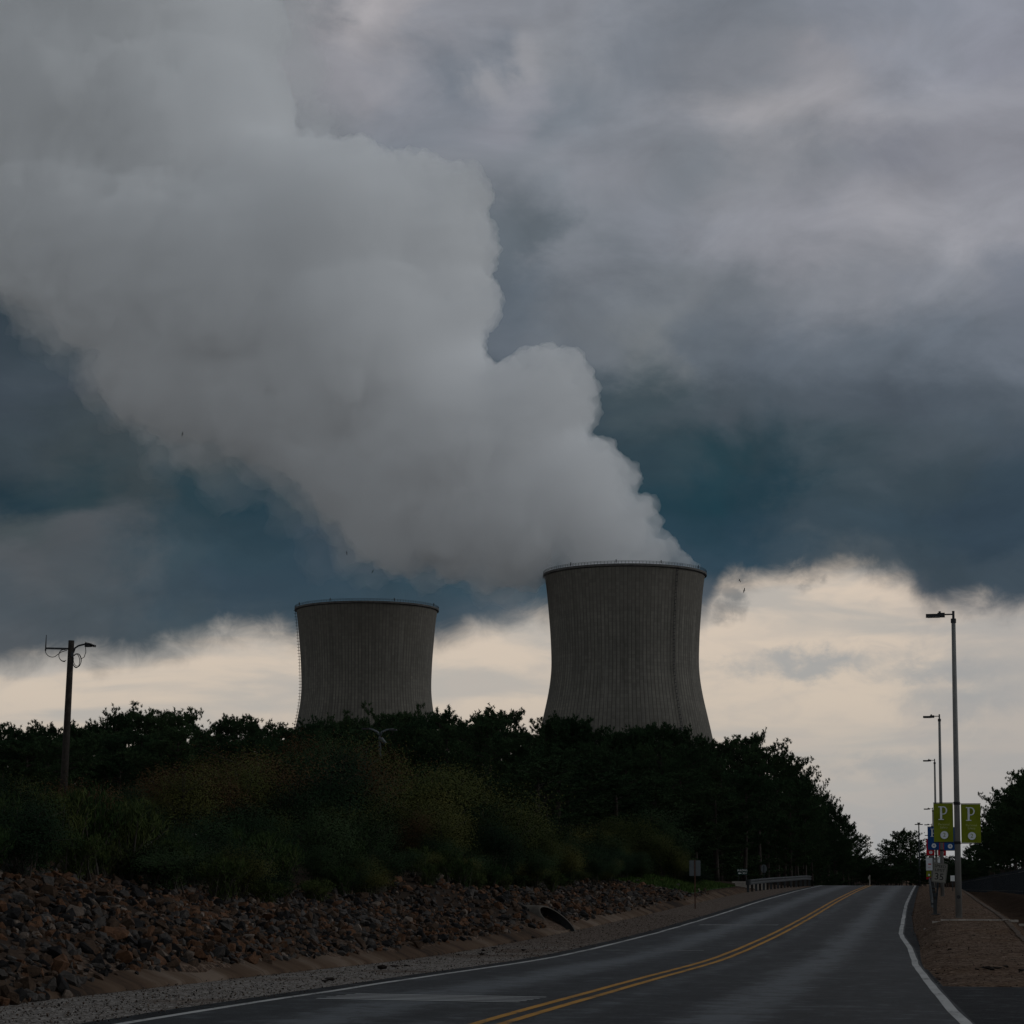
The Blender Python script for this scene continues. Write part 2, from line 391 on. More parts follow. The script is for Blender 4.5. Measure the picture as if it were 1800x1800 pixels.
def growing(a, b, step, k):
    out = [a]
    while abs(out[-1]) < abs(b): out.append(out[-1] + step); step *= k
    return out

# ground materials
def ground_material():
    m = bpy.data.materials.new('soil and pine straw'); m.use_nodes = True
    t = m.node_tree; N = NT(t); b = t.nodes['Principled BSDF']
    p = N.n('ShaderNodeNewGeometry').outputs['Position']
    x, y, z = N.sep(p)
    n1 = N.noise(p, 1.2, 8, .65); n2 = N.noise(p, 26, 4, .6); n3 = N.noise(p, .25, 4, .5)
    c = N.ramp(n1, [(.3, (.058, .036, .026)), (.5, (.11, .072, .052)), (.7, (.16, .112, .084))])
    c = N.mix(N.sstep(n2, .52, .66), c, (.19, .15, .12, 1))
    c = N.mix(N.m('MULTIPLY', N.sstep(n2, .5, .36), .7), c, (.05, .035, .025, 1))
    c = N.mix(N.m('MULTIPLY', N.sstep(n3, .5, .65), .5), c, (.10, .062, .04, 1))
    vo = N.n('ShaderNodeTexVoronoi'); N.put(vo.inputs['Vector'], p); vo.inputs['Scale'].default_value = 15
    vf = N.sep(vo.outputs['Color'])[0]
    c = N.vm('SCALE', c, None, scale=N.m('MULTIPLY_ADD', vf, 1.3, .35))
    c = N.mix(N.m('MULTIPLY', N.sstep(vf, .86, .97), .7), c, (.20, .15, .115, 1))
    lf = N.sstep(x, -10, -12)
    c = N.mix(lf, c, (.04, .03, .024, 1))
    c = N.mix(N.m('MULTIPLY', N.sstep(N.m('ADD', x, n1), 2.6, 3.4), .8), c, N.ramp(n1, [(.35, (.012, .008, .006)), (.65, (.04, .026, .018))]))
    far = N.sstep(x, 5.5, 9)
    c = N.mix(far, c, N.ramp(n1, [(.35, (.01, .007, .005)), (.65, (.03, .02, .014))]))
    N.put(b.inputs['Base Color'], c); b.inputs['Roughness'].default_value = 1; b.inputs['Specular IOR Level'].default_value = 0
    bn = N.n('ShaderNodeBump'); bn.inputs['Strength'].default_value = .7; bn.inputs['Distance'].default_value = .03
    N.put(bn.inputs['Height'], n2); t.links.new(bn.outputs[0], b.inputs['Normal'])
    return m
def gravel_material():
    m = bpy.data.materials.new('pale crushed gravel'); m.use_nodes = True
    t = m.node_tree; N = NT(t); b = t.nodes['Principled BSDF']
    p = N.n('ShaderNodeNewGeometry').outputs['Position']; x, y, z = N.sep(p)
    v = N.n('ShaderNodeTexVoronoi'); N.put(v.inputs['Vector'], p); v.inputs['Scale'].default_value = 26
    f = N.sep(v.outputs['Color'])[0]
    c = N.ramp(f, [(0, (.06, .052, .046)), (.5, (.18, .158, .14)), (1, (.34, .31, .28))])
    n = N.noise(p, .5, 6, .6)
    yf = N.sstep(y, 36, 62)
    brown = N.m('MULTIPLY', N.m('ADD', N.sstep(n, .5, .68), yf, clamp=True), .72)
    c = N.mix(brown, c, N.ramp(f, [(0, (.045, .032, .024)), (1, (.16, .115, .09))]))
    N.put(b.inputs['Base Color'], c); b.inputs['Roughness'].default_value = 1; b.inputs['Specular IOR Level'].default_value = 0
    bn = N.n('ShaderNodeBump'); bn.inputs['Strength'].default_value = .9; bn.inputs['Distance'].default_value = .03
    N.put(bn.inputs['Height'], v.outputs['Distance']); t.links.new(bn.outputs[0], b.inputs['Normal'])
    return m
def asphalt_material(name, base, wet=.5):
    m = bpy.data.materials.new(name); m.use_nodes = True
    t = m.node_tree; N = NT(t); b = t.nodes['Principled BSDF']
    p = N.n('ShaderNodeNewGeometry').outputs['Position']; x, y, z = N.sep(p)
    n1 = N.noise(N.comb(N.m('MULTIPLY', x, .9), N.m('MULTIPLY', y, .16), 0), 1.0, 7, .62)
    n2 = N.noise(p, 24, 4, .75); n3 = N.noise(N.comb(x, N.m('MULTIPLY', y, .8), 0), 2.6, 6, .7)
    # wheel paths worn paler
    def path(c0, w): return N.sstep(N.m('ABSOLUTE', N.m('SUBTRACT', N.m('MULTIPLY_ADD', N.m('SUBTRACT', n1, .5), .9, x), c0)), w, 0)
    wp = N.m('ADD', N.m('ADD', path(-2.05, .75), path(-6.0, .9)), N.m('MULTIPLY', path(-3.7, .4), .4), clamp=True)
    n4 = N.noise(p, .55, 8, .72)
    f = N.m('ADD', N.m('MULTIPLY', wp, .34), N.m('ADD', N.m('MULTIPLY', N.m('ADD', n1, n4), .32), N.m('MULTIPLY', N.m('SUBTRACT', n3, .5), 1.5)))
    c = N.ramp(f, [(.2, tuple(q * .4 for q in base)), (.40, tuple(q * .8 for q in base)), (.70, tuple(min(1, q * 3.6) for q in base))])
    c = N.mix(N.m('MULTIPLY', N.sstep(n2, .54, .68), .45), c, (.12, .118, .115, 1))
    n5 = N.noise(N.comb(N.m('MULTIPLY', x, .7), N.m('MULTIPLY', y, 3.2), 2), 1.3, 6, .7)
    c = N.mix(N.m('MULTIPLY', N.sstep(n5, .54, .70), .5), c, tuple(q * 3.6 for q in base) + (1,))
    c = N.mix(N.m('MULTIPLY', N.sstep(n5, .46, .32), .5), c, tuple(q * .35 for q in base) + (1,))
    crack = N.n('ShaderNodeTexVoronoi', feature='DISTANCE_TO_EDGE'); N.put(crack.inputs['Vector'], N.vm('ADD', N.vm('SCALE', p, None, scale=.42), N.vm('SCALE', N.noise(p, .9, 5, .6, 0, 'Color'), None, scale=.8)))
    crack.inputs['Scale'].default_value = 1.0
    c = N.mix(N.m('MULTIPLY', N.sstep(crack.outputs['Distance'], .026, .006), .75), c, (.012, .012, .012, 1))
    N.put(b.inputs['Base Color'], c)
    N.put(b.inputs['Roughness'], N.m('MULTIPLY_ADD', n3, .35, wet)); N.put(b.inputs['Specular IOR Level'], N.m('MULTIPLY_ADD', N.sstep(f, .2, .82), .20, .065))
    bn = N.n('ShaderNodeBump'); bn.inputs['Strength'].default_value = .55; bn.inputs['Distance'].default_value = .012
    N.put(bn.inputs['Height'], N.m('ADD', n2, N.m('MULTIPLY', n3, 1.5))); t.links.new(bn.outputs[0], b.inputs['Normal'])
    return m
def paint_material(name, col, wear):
    m = bpy.data.materials.new(name); m.use_nodes = True
    t = m.node_tree; N = NT(t); b = t.nodes['Principled BSDF']
    p = N.n('ShaderNodeNewGeometry').outputs['Position']
    n = N.noise(p, 14, 5, .7); n0 = N.noise(p, .7, 4, .6)
    w = N.sstep(N.m('ADD', n, N.m('MULTIPLY', N.m('SUBTRACT', n0, .5), .6)), wear, wear + .16)
    N.put(b.inputs['Base Color'], N.mix(w, (.06, .06, .058, 1), N.ramp(n0, [(.3, tuple(c * .75 for c in col)), (.7, col)])))
    b.inputs['Roughness'].default_value = .75; b.inputs['Specular IOR Level'].default_value = .08
    return m

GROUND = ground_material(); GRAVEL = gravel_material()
ASPH = asphalt_material('worn asphalt', (.0175, .0195, .0210), .42)
NEWASPH = asphalt_material('dark asphalt margin', (.011, .012, .013), .6)
WHITEP = paint_material('worn white road paint', (.44, .43, .41), .30)
FADEDP = paint_material('faded white road paint', (.24, .24, .235), .40)
STRIPEP = paint_material('white stripe paint', (.42, .42, .41), .24)
YELLOWP = paint_material('worn yellow road paint', (.46, .23, .045), .30)

xs = sorted(set([-x for x in growing(30, 5000, 2, 1.35)] + list(np.arange(-30, 12.01, .35)) + growing(12, 5000, 1, 1.35)))
ys = list(np.arange(-40, 20, 4)) + list(np.arange(20, 140, .8)) + list(np.arange(140, 340, 3)) + growing(340, 5000, 8, 1.25)
def zground(x, y):
    z = zt(x, y)
    if x < -10.5 and x > -30 and y < 140:      # lumpy bank under the stones
        z += .10 * mnoise.noise(Vector((x * .9, y * .9, 0)))
    if -10.4 < x < asph_r(y) + .1: z -= .06
    return z
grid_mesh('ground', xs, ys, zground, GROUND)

yr = list(np.arange(-20, 20, 4)) + list(np.arange(20, 190, 1.0)) + list(np.arange(190, 520, 6))
strip('road', lambda y: XL - .06, lambda y: xr(y) + .1, yr, 0, ASPH, 9)
strip('road_margin_left', lambda y: XL - .45 + .05 * mnoise.noise(Vector((y * .7, 0, 0))), lambda y: XL - .05, yr, -.004, NEWASPH, 3)
strip('road_margin_right', lambda y: xr(y) + .09, lambda y: max(asph_r(y) + .04 * mnoise.noise(Vector((y * .8, 3, 0))), xr(y) + .16), [y for y in yr if y >= 31.0], -.004, NEWASPH, 3)
strip('driveway', lambda y: xr(y) + .09, lambda y: 9.0, [-20, -5, 5, 12] + list(np.arange(15, 30.1, 1.0)) + [30.6, 31.0], -.004, NEWASPH, 12)
def shoulder():
    yy = list(np.arange(10, 150, 1.0)); vs = []; fs = []
    nx = 6
    for y in yy:
        a, c = XK0 - .02, XL - .38
        for i in range(nx):
            x = a + (c - a) * i / (nx - 1); vs.append((x, y, zr(y) - .012 + (.02 * mnoise.noise(Vector((x * 2, y * 2, 1))) if 0 < i < nx - 1 else 0) - (.01 if i == 0 else 0)))
    fs = [(j*nx+i, j*nx+i+1, (j+1)*nx+i+1, (j+1)*nx+i) for j in range(len(yy)-1) for i in range(nx-1)]
    tag(MB().add(vs, fs).obj('gravel_shoulder', GRAVEL, smooth=True), kind='structure')
shoulder()
def kerb_material():
    m = bpy.data.materials.new('rust stained concrete gutter'); m.use_nodes = True
    t = m.node_tree; N = NT(t); b = t.nodes['Principled BSDF']
    p = N.n('ShaderNodeNewGeometry').outputs['Position']; x, y, z = N.sep(p)
    n = N.noise(N.comb(N.m('MULTIPLY', x, .25), y, 0), .8, 7, .7); n2 = N.noise(p, 8, 5, .6); n0 = N.noise(N.comb(0, y, 3), .16, 3, .5)
    c = N.ramp(N.m('ADD', n, N.m('MULTIPLY', N.m('SUBTRACT', n0, .5), .8)), [(.34, (.02, .016, .014)), (.46, (.065, .042, .028)), (.56, (.085, .058, .04)), (.7, (.14, .105, .08))])
    c = N.mix(N.m('MULTIPLY', N.sstep(n2, .5, .7), .4), c, (.08, .05, .035, 1))
    j = N.m('ABSOLUTE', N.m('SUBTRACT', N.m('FRACT', N.m('DIVIDE', y, 3.0)), .5))
    c = N.mix(N.m('MULTIPLY', N.sstep(j, .492, .498), .7), c, (.03, .025, .02, 1))
    N.put(b.inputs['Base Color'], c); b.inputs['Roughness'].default_value = .95; b.inputs['Specular IOR Level'].default_value = .02
    return m
def kerb():
    yy = [y for y in np.arange(10, 128, 1.0)]; vs = []
    prof = [(XK0, -.02), (XK0 - .05, .04), (XK0 - .22, .11), (XK1, .21), (XK1 - .3, .22)]
    for y in yy:
        dip = .15 * math.exp(-((y - 62.6) / 1.3) ** 2)
        for x, z in prof: vs.append((x, y, zr(y) + z - (dip if z > .1 else 0) + .004 * mnoise.noise(Vector((x, y * .6, 5)))))
    n = len(prof)
    fs = [(j*n+i+1, j*n+i, (j+1)*n+i, (j+1)*n+i+1) for j in range(len(yy)-1) for i in range(n-1)]
    tag(MB().add(vs, fs).obj('gutter', kerb_material(), smooth=True), kind='structure')
kerb()

# road markings (structure: painted sheets 4 mm proud)
ym = [y for y in yr if y > 12]
def wob(y, s, a=.03): return a * mnoise.noise(Vector((y * .35, s, 7)))
strip('edge_line_left', lambda y: XL - .06 + wob(y, 1), lambda y: XL + .06 + wob(y, 1), ym, .004, WHITEP)
strip('edge_line_right', lambda y: xr(y) - .06 + wob(y, 2), lambda y: xr(y) + .06 + wob(y, 2), ym, .004, WHITEP)
for k, dxx in enumerate((-.13, .13)):
    strip('centre_line', lambda y: XC + dxx - .055 + wob(y, 4, .02), lambda y: XC + dxx + .055 + wob(y, 4, .02), ym, .004, YELLOWP)
def cross_stripe(y0, w, x0, x1, mat, skew=0):
    vs = []; n = 8
    for i in range(n):
        x = x0 + (x1 - x0) * i / (n - 1); yy = y0 + skew * i / (n - 1)
        vs += [(x, yy, zr(yy) + .005), (x, yy + w, zr(yy + w) + .005)]
    fs = [(2*i, 2*i+2, 2*i+3, 2*i+1) for i in range(n - 1)]
    tag(MB().add(vs, fs).obj('road_marking', mat), kind='structure')
for i in range(5): cross_stripe(25.0 + i * .33, .14, -7.25 + i * .03, -4.7 + i * .02, STRIPEP, -.3)
cross_stripe(68.5, .7, -7.2, -4.7, FADEDP, .3)
cross_stripe(48.5, .22, -7.3, -5.0, FADEDP, .2)

# pale strip of kerb stone crossing the verge by the first lamp
def verge_strip():
    b = MB()
    for i in range(14):
        x0 = -.1 + i * .24; y = 62.0 + .1 * i * .24
        b.box((x0 + .11, y, zt(x0, y) + .005 + .008 * mnoise.noise(Vector((i, 2, 0)))), (.232, .15, .06))
    tag(b.obj('verge_kerb', M['concrete']), kind='structure')
verge_strip()
def bank_edge():
    yy = list(np.arange(50, 160, 1.5)); vs = []
    for y in yy:
        w = .06 * mnoise.noise(Vector((y * .5, 9, 0)))
        vs += [(2.12 + w, y, zt(2.12 + w, y) + .02), (2.24 + w * 1.6, y, zt(2.24 + w, y) + .035)]
    fs = [(2*i, 2*i+1, 2*i+3, 2*i+2) for i in range(len(yy)-1)]
    tag(MB().add(vs, fs).obj('ditch_edge', material('clay edge of the ditch', (.085, .058, .04), .95, .4, 1.5)), kind='structure')
bank_edge()

# ------------------------------------------------------------------ cooling towers
def tower_material():
    m = bpy.data.materials.new('weathered tower concrete'); m.use_nodes = True
    t = m.node_tree; N = NT(t); b = t.nodes['Principled BSDF']
    p = N.n('ShaderNodeTexCoord').outputs['Object']; x, y, z = N.sep(p)
    ang = N.m('MULTIPLY', N.m('ARCTAN2', y, x), 126 / (2 * math.pi))
    rib = N.m('ABSOLUTE', N.m('SUBTRACT', N.m('FRACT', N.m('ADD', ang, 200)), .5))
    lift = N.m('ABSOLUTE', N.m('SUBTRACT', N.m('FRACT', N.m('DIVIDE', z, 1.9)), .5))
    cyl = N.comb(N.m('MULTIPLY', ang, 1.2), N.m('MULTIPLY', z, .035), 0)
    st = N.noise(cyl, .9, 6, .65); big = N.noise(p, .022, 5, .55); fine = N.noise(p, .5, 4, .6)
    c = N.ramp(N.m('ADD', N.m('MULTIPLY', st, .5), N.m('ADD', N.m('MULTIPLY', big, .3), N.m('MULTIPLY', N.noise(N.comb(0, 0, N.m('MULTIPLY', z, .09)), 1, 4, .7), .2))), [(.34, (.075, .074, .069)), (.5, (.125, .121, .112)), (.66, (.18, .173, .158))])
    c = N.mix(N.m('MULTIPLY', N.sstep(fine, .5, .75), .25), c, (.2, .185, .165, 1))
    c = N.mix(N.m('MULTIPLY', N.sstep(N.m('ADD', rib, N.m('MULTIPLY', N.m('SUBTRACT', st, .5), .3)), .33, .5), .74), c, (.03, .029, .028, 1))
    c = N.mix(N.m('MULTIPLY', N.sstep(lift, .38, .5), .5), c, (.09, .085, .08, 1))
    c = N.mix(N.m('MULTIPLY', N.sstep(z, 136, 152), .55), c, (.10, .094, .086, 1))      # dark grey band below the lip
    wn = N.n('ShaderNodeTexWhiteNoise', noise_dimensions='3D')
    N.put(wn.inputs['Vector'], N.comb(N.m('FLOOR', ang), N.m('FLOOR', N.m('DIVIDE', z, 1.9)), 0))
    c = N.vm('MULTIPLY', c, (1.07, 1.02, .94))
    c = N.vm('SCALE', c, None, scale=N.m('MULTIPLY_ADD', wn.outputs['Value'], .18, .91))
    drip = N.noise(N.comb(N.m('MULTIPLY', ang, .55), N.m('MULTIPLY', z, .012), 4), 1.0, 5, .7)
    c = N.mix(N.m('MULTIPLY', N.sstep(drip, .52, .68), .34), c, (.055, .05, .044, 1))
    c = N.mix(N.m('MULTIPLY', N.sstep(drip, .44, .3), .3), c, (.22, .205, .18, 1))
    N.put(b.inputs['Base Color'], c); b.inputs['Roughness'].default_value = .95; b.inputs['Specular IOR Level'].default_value = .1
    return m
D1 = 1150.0
top = at(1098, 1010, D1); TZ = top.z
base_z = -8.0
profile_px = [(1010, 141.5), (1022, 139.5), (1041, 137), (1077, 134), (1112, 131.2), (1148, 129.6), (1174, 129.2), (1201, 131.8), (1228, 136.5), (1254, 142.5), (1281, 148.6), (1340, 161), (1400, 173), (1470, 186), (1550, 199)]
zs = [at(1098, q[0], D1).z - base_z for q in profile_px]; rs = [q[1] * D1 / F / math.cos(R(3)) * 1.002 for q in profile_px]
H = zs[0]
zz = np.linspace(H, 2.0, 60); rr = np.interp(-zz, [-q for q in zs], rs)
kk = np.hanning(7); kk /= kk.sum(); rr = np.convolve(np.pad(rr, 3, mode='reflect', reflect_type='odd'), kk, 'valid')
def rad_at(z): return float(np.interp(z, zz[::-1], rr[::-1]))
TM = tower_material()
tw = thing('cooling_tower', 'nearer right-hand concrete cooling tower pouring out the steam plume', 'cooling tower', (top.x, top.y, base_z), 0, 'twin cooling towers')
prof = [(r_, z_) for z_, r_ in zip(zz, rr)]
b = MB(); b.lathe(prof + [(r_ - 1.0, z_) for r_, z_ in reversed(prof)] + [prof[0]], 252)
kid(tw, b.obj('shell', TM, tw, smooth=True))
b = MB(); R0 = rr[0]
b.lathe([(R0 + .02, H - 1.6), (R0 + .9, H - 1.2), (R0 + .9, H - .1), (R0 - .9, H - .1), (R0 - .9, H - .4)], 252)
kid(tw, b.obj('rim', material('dark tower rim concrete', (.09, .085, .08), .95, .3, .4, coord='obj'), tw))
b = MB()
for i in range(150):
    a = 2 * math.pi * i / 150; q = Vector((math.cos(a) * (R0 + .7), math.sin(a) * (R0 + .7), 0))
    b.box(q + Vector((0, 0, H + .6)), (.14, .14, 1.4))
for hh in (.65, 1.25):
    b.tube([(math.cos(2*math.pi*i/120) * (R0 + .7), math.sin(2*math.pi*i/120) * (R0 + .7), H + hh) for i in range(121)], .08, 4)
for a in (.35, 1.25, 2.05, 2.9, 4.15, 4.75, 5.3, 5.95):
    b.box((math.cos(a) * (R0 + .5), math.sin(a) * (R0 + .5), H + 1.2), (.4, .4, 1.7))
rail = kid(tw, b.obj('railing', M['metal'], tw))
face = math.atan2(-top.y, -top.x)            # angle of the side that looks at the road
LA = face + R(39)
b = MB()
def on(a, z, out): r_ = rad_at(z) + out; return Vector((math.cos(a) * r_, math.sin(a) * r_, z))
lz = list(np.arange(H * .46, H, 1.6))
for s in (-1, 1):
    b.tube([on(LA + s * .012, z, .9) for z in lz], .13, 4)
for z in np.arange(H * .46, H, 1.9):
    b.tube([on(LA - .014, z, .9), on(LA + .014, z, .9)], .11, 4); b.tube([on(LA, z, 0), on(LA, z, 1.7)], .13, 4)
    b.tube([on(LA - .012, z, .9), on(LA, z, 1.75), on(LA + .012, z, .9)], .1, 4)
b.box(on(LA - .02, H * .455, 1.0), (3.6, 3.6, .5)); b.box(on(LA - .03, H * .478, 1.0), (1.2, 1.2, 3.2))
for s in (-1, 1): b.tube([on(LA - .032 + s * .007, z, .5) for z in np.arange(4, H * .455, 3)], .11, 4)
lad = kid(tw, b.obj('ladder', M['darkmetal'], tw))
tw2 = copy_tree(tw)
p2 = at(645, 1071, D1 / .878); tw2.location = (p2.x, p2.y, p2.z - H)
f2 = math.atan2(-p2.y, -p2.x); tw2.rotation_euler.z = (f2 - R(93)) - LA
tag(tw2, 'smaller-looking left-hand cooling tower without steam, ladder on its left edge')

# ------------------------------------------------------------------ steam plume
def volume_material(name, dens, col, g):
    m = bpy.data.materials.new(name); m.use_nodes = True
    t = m.node_tree; t.nodes.clear(); N = NT(t)
    v = N.n('ShaderNodeVolumePrincipled'); v.inputs['Color'].default_value = (*col, 1)
    v.inputs['Density'].default_value = dens; v.inputs['Anisotropy'].default_value = g
    o = N.n('ShaderNodeOutputMaterial'); t.links.new(v.outputs[0], o.inputs['Volume'])
    m.cycles.homogeneous_volume = True if hasattr(m.cycles, 'homogeneous_volume') else True
    return m
ICO = {}
for q in (1, 2):
    bm = bmesh.new(); bmesh.ops.create_icosphere(bm, subdivisions=q + 1, radius=1)
    bm.verts.ensure_lookup_table(); ICO[q] = (np.array([v.co[:] for v in bm.verts]), np.array([[v.index for v in f.verts] for f in bm.faces])); bm.free()
def blob_hull(name, blobs, voxel, disp, mat, parent):
    V = []; FF = []; no = 0
    for (x, y, r_, dd) in blobs:
        c = at(x, y, D1 + dd); k = (c - Vector((0, 0, EYE))).length / F
        iv, itf = ICO[2 if r_ > 30 else 1]
        V.append(iv * (r_ * k) + np.array(c)); FF.append(itf + no); no += len(iv)
    me = bpy.data.meshes.new(name); V = np.concatenate(V); FF = np.concatenate(FF)
    me.vertices.add(len(V)); me.vertices.foreach_set('co', V.astype(np.float32).ravel())
    me.loops.add(FF.size); me.loops.foreach_set('vertex_index', FF.astype(np.int32).ravel())
    me.polygons.add(len(FF)); me.polygons.foreach_set('loop_start', np.arange(0, FF.size, 3, dtype=np.int32))
    me.update(calc_edges=True); me.validate()
    o = link(name, me, parent)
    md = o.modifiers.new('join', 'REMESH'); md.mode = 'VOXEL'; md.voxel_size = voxel; md.use_smooth_shade = True
    for i, (kind, size, strength, mid) in enumerate(disp):
        tx = bpy.data.textures.new(name + str(i), kind)
        tx.noise_scale = size
        if kind == 'CLOUDS': tx.noise_depth = 3
        d_ = o.modifiers.new('billow', 'DISPLACE'); d_.texture = tx; d_.strength = strength; d_.mid_level = mid; d_.texture_coords = 'GLOBAL'
    md = o.modifiers.new('clean', 'REMESH'); md.mode = 'VOXEL'; md.voxel_size = voxel; md.use_smooth_shade = True
    dg = bpy.context.evaluated_depsgraph_get()
    me2 = bpy.data.meshes.new_from_object(o.evaluated_get(dg))
    o.modifiers.clear(); o.data = me2; me2.materials.clear(); me2.materials.append(mat)
    me2.polygons.foreach_set('use_smooth', [True] * len(me2.polygons))
    return o
rng = random.Random(4)
plume = thing('steam_plume', 'broad grey billowing steam plume drifting up and left from the right cooling tower', 'steam plume')
core = [(1098,1005,62,0),(1150,972,42,0),(1188,985,20,0),(1212,996,9,5),(1180,962,18,-5),(1100,950,62,0),(1040,955,66,0),(1050,930,80,0),(1122,905,38,0),(1134,892,24,-10),(1146,920,26,0),
 (1080,850,48,0),(1068,822,30,-10),(1040,812,34,0),(1000,860,105,0),(966,695,78,-15),(992,728,56,-10),(1005,690,42,-20),(940,660,46,-10),(900,760,118,0),(900,900,112,0),(930,965,55,0),(865,985,38,0),(905,990,34,0),
 (790,972,46,0),(742,980,32,0),(850,1000,30,0),(905,995,32,0),(700,960,40,0),(800,900,105,0),(700,905,66,10),(680,860,100,0),(760,760,160,0),(770,630,92,0),(800,600,60,0),(800,540,72,-10),(840,555,34,-15),(770,430,98,-5),(790,370,72,-5),(720,350,76,0),(620,600,190,0),(560,720,105,0),
 (480,680,100,10),(380,640,110,15),(300,590,110,20),(400,500,180,10),(600,430,170,0),(250,470,160,20),(150,420,140,30),(60,380,100,30),(90,450,80,30),(180,540,80,25),(260,650,80,25),(330,680,92,15),(450,705,98,5),(545,770,80,0),(610,850,72,0),(655,915,58,0),(60,440,90,25),(500,350,110,0),(620,330,70,0)]
upper = [(300,250,210,60),(100,200,220,70),(330,110,155,60),(200,0,260,80),(-60,100,200,80),(400,230,110,40),(-100,300,150,70),(420,60,80,50),(430,330,110,30)]
STEAM = volume_material('dense steam', .068, (.9985, .9988, 1.0), -.3)
THIN = volume_material('thin steam', .016, (.995, .998, 1.0), -.3)
def billow(blobs, frac, n, seed, rmin=16):
    rg = random.Random(seed); out = list(blobs)
    for (x, y, r_, dd) in blobs:
        if r_ < rmin: continue
        for _ in range(n):
            v = Vector((rg.gauss(0, 1), rg.gauss(0, 1), rg.gauss(0, .8))).normalized()
            k = frac[0] + (frac[1] - frac[0]) * rg.random() ** 2.2; q = r_ * (1 - k * .8)
            out.append((x + v.x * q, y + v.y * q, r_ * k, dd + v.z * q * .3))
    return out
kid(plume, blob_hull('steam_billow', billow(core + upper, (.06, .36), 46, 5, 12), 1.25, [('CLOUDS', 34, 14, .47), ('CLOUDS', 13, 12, .47), ('CLOUDS', 5.5, 10.0, .48), ('CLOUDS', 2.6, 6.0, .48)], STEAM, plume))
wisps = [(700,955,52,0),(640,930,48,0),(600,890,52,0),(760,1000,26,0),(830,1005,34,0),(560,820,60,0),(500,780,60,10),(420,760,56,10),(350,740,56,10),(280,700,64,20),(210,630,70,20),(140,560,60,20),(60,480,80,30),(640,860,90,0),(450,700,110,10),(300,600,130,20),(0,430,90,30),(900,1000,40,0)]
kid(plume, blob_hull('steam_wisp', wisps, 2.0, [('CLOUDS', 30, 34, .45), ('CLOUDS', 11, 24, .46), ('CLOUDS', 5, 14, .47), ('CLOUDS', 2.5, 7, .48)], THIN, plume))

FR = [(705,978),(680,960),(645,930),(600,895),(565,845),(500,805),(420,792),(340,778),(275,735),(215,665),(155,590),(85,530),(5,478)]
def fringe(seed, n, spread, r0, r1, down):
    rg = random.Random(seed); out = []
    for _ in range(n):
        i = rg.randrange(len(FR) - 1); t = rg.random()
        x = FR[i][0] + (FR[i+1][0] - FR[i][0]) * t; y = FR[i][1] + (FR[i+1][1] - FR[i][1]) * t
        o = rg.gauss(0, spread) + down
        out.append((x - o * .5 + rg.gauss(0, 8), min(y + o * .8, 985 - .0 * x) if x > 480 else y + o * .8, rg.uniform(r0, r1), rg.uniform(-30, 40)))
    return out
rs = random.Random(6)
SOFT = [(508 + 60 * (y / 260) ** 2 + rs.gauss(0, 12), y + rs.gauss(0, 8), rs.uniform(14, 42), rs.uniform(0, 80)) for y in range(-40, 262, 9)]
kid(plume, blob_hull('steam_wisp', fringe(1, 150, 20, 7, 24, 6), 1.6, [('CLOUDS', 16, 16, .46), ('CLOUDS', 6, 12, .46), ('CLOUDS', 2.6, 6, .47)], volume_material('torn steam', .013, (.995, .998, 1.0), -.3), plume))
kid(plume, blob_hull('steam_wisp', SOFT, 2.0, [('CLOUDS', 22, 24, .46), ('CLOUDS', 8, 16, .46), ('CLOUDS', 3, 8, .47)], volume_material('edge steam', .009, (.995, .998, 1.0), -.3), plume))
kid(plume, blob_hull('steam_wisp', fringe(2, 110, 34, 10, 38, 18), 2.0, [('CLOUDS', 22, 26, .46), ('CLOUDS', 8, 18, .46), ('CLOUDS', 3, 8, .47)], volume_material('faint steam', .006, (.995, .998, 1.0), -.3), plume))

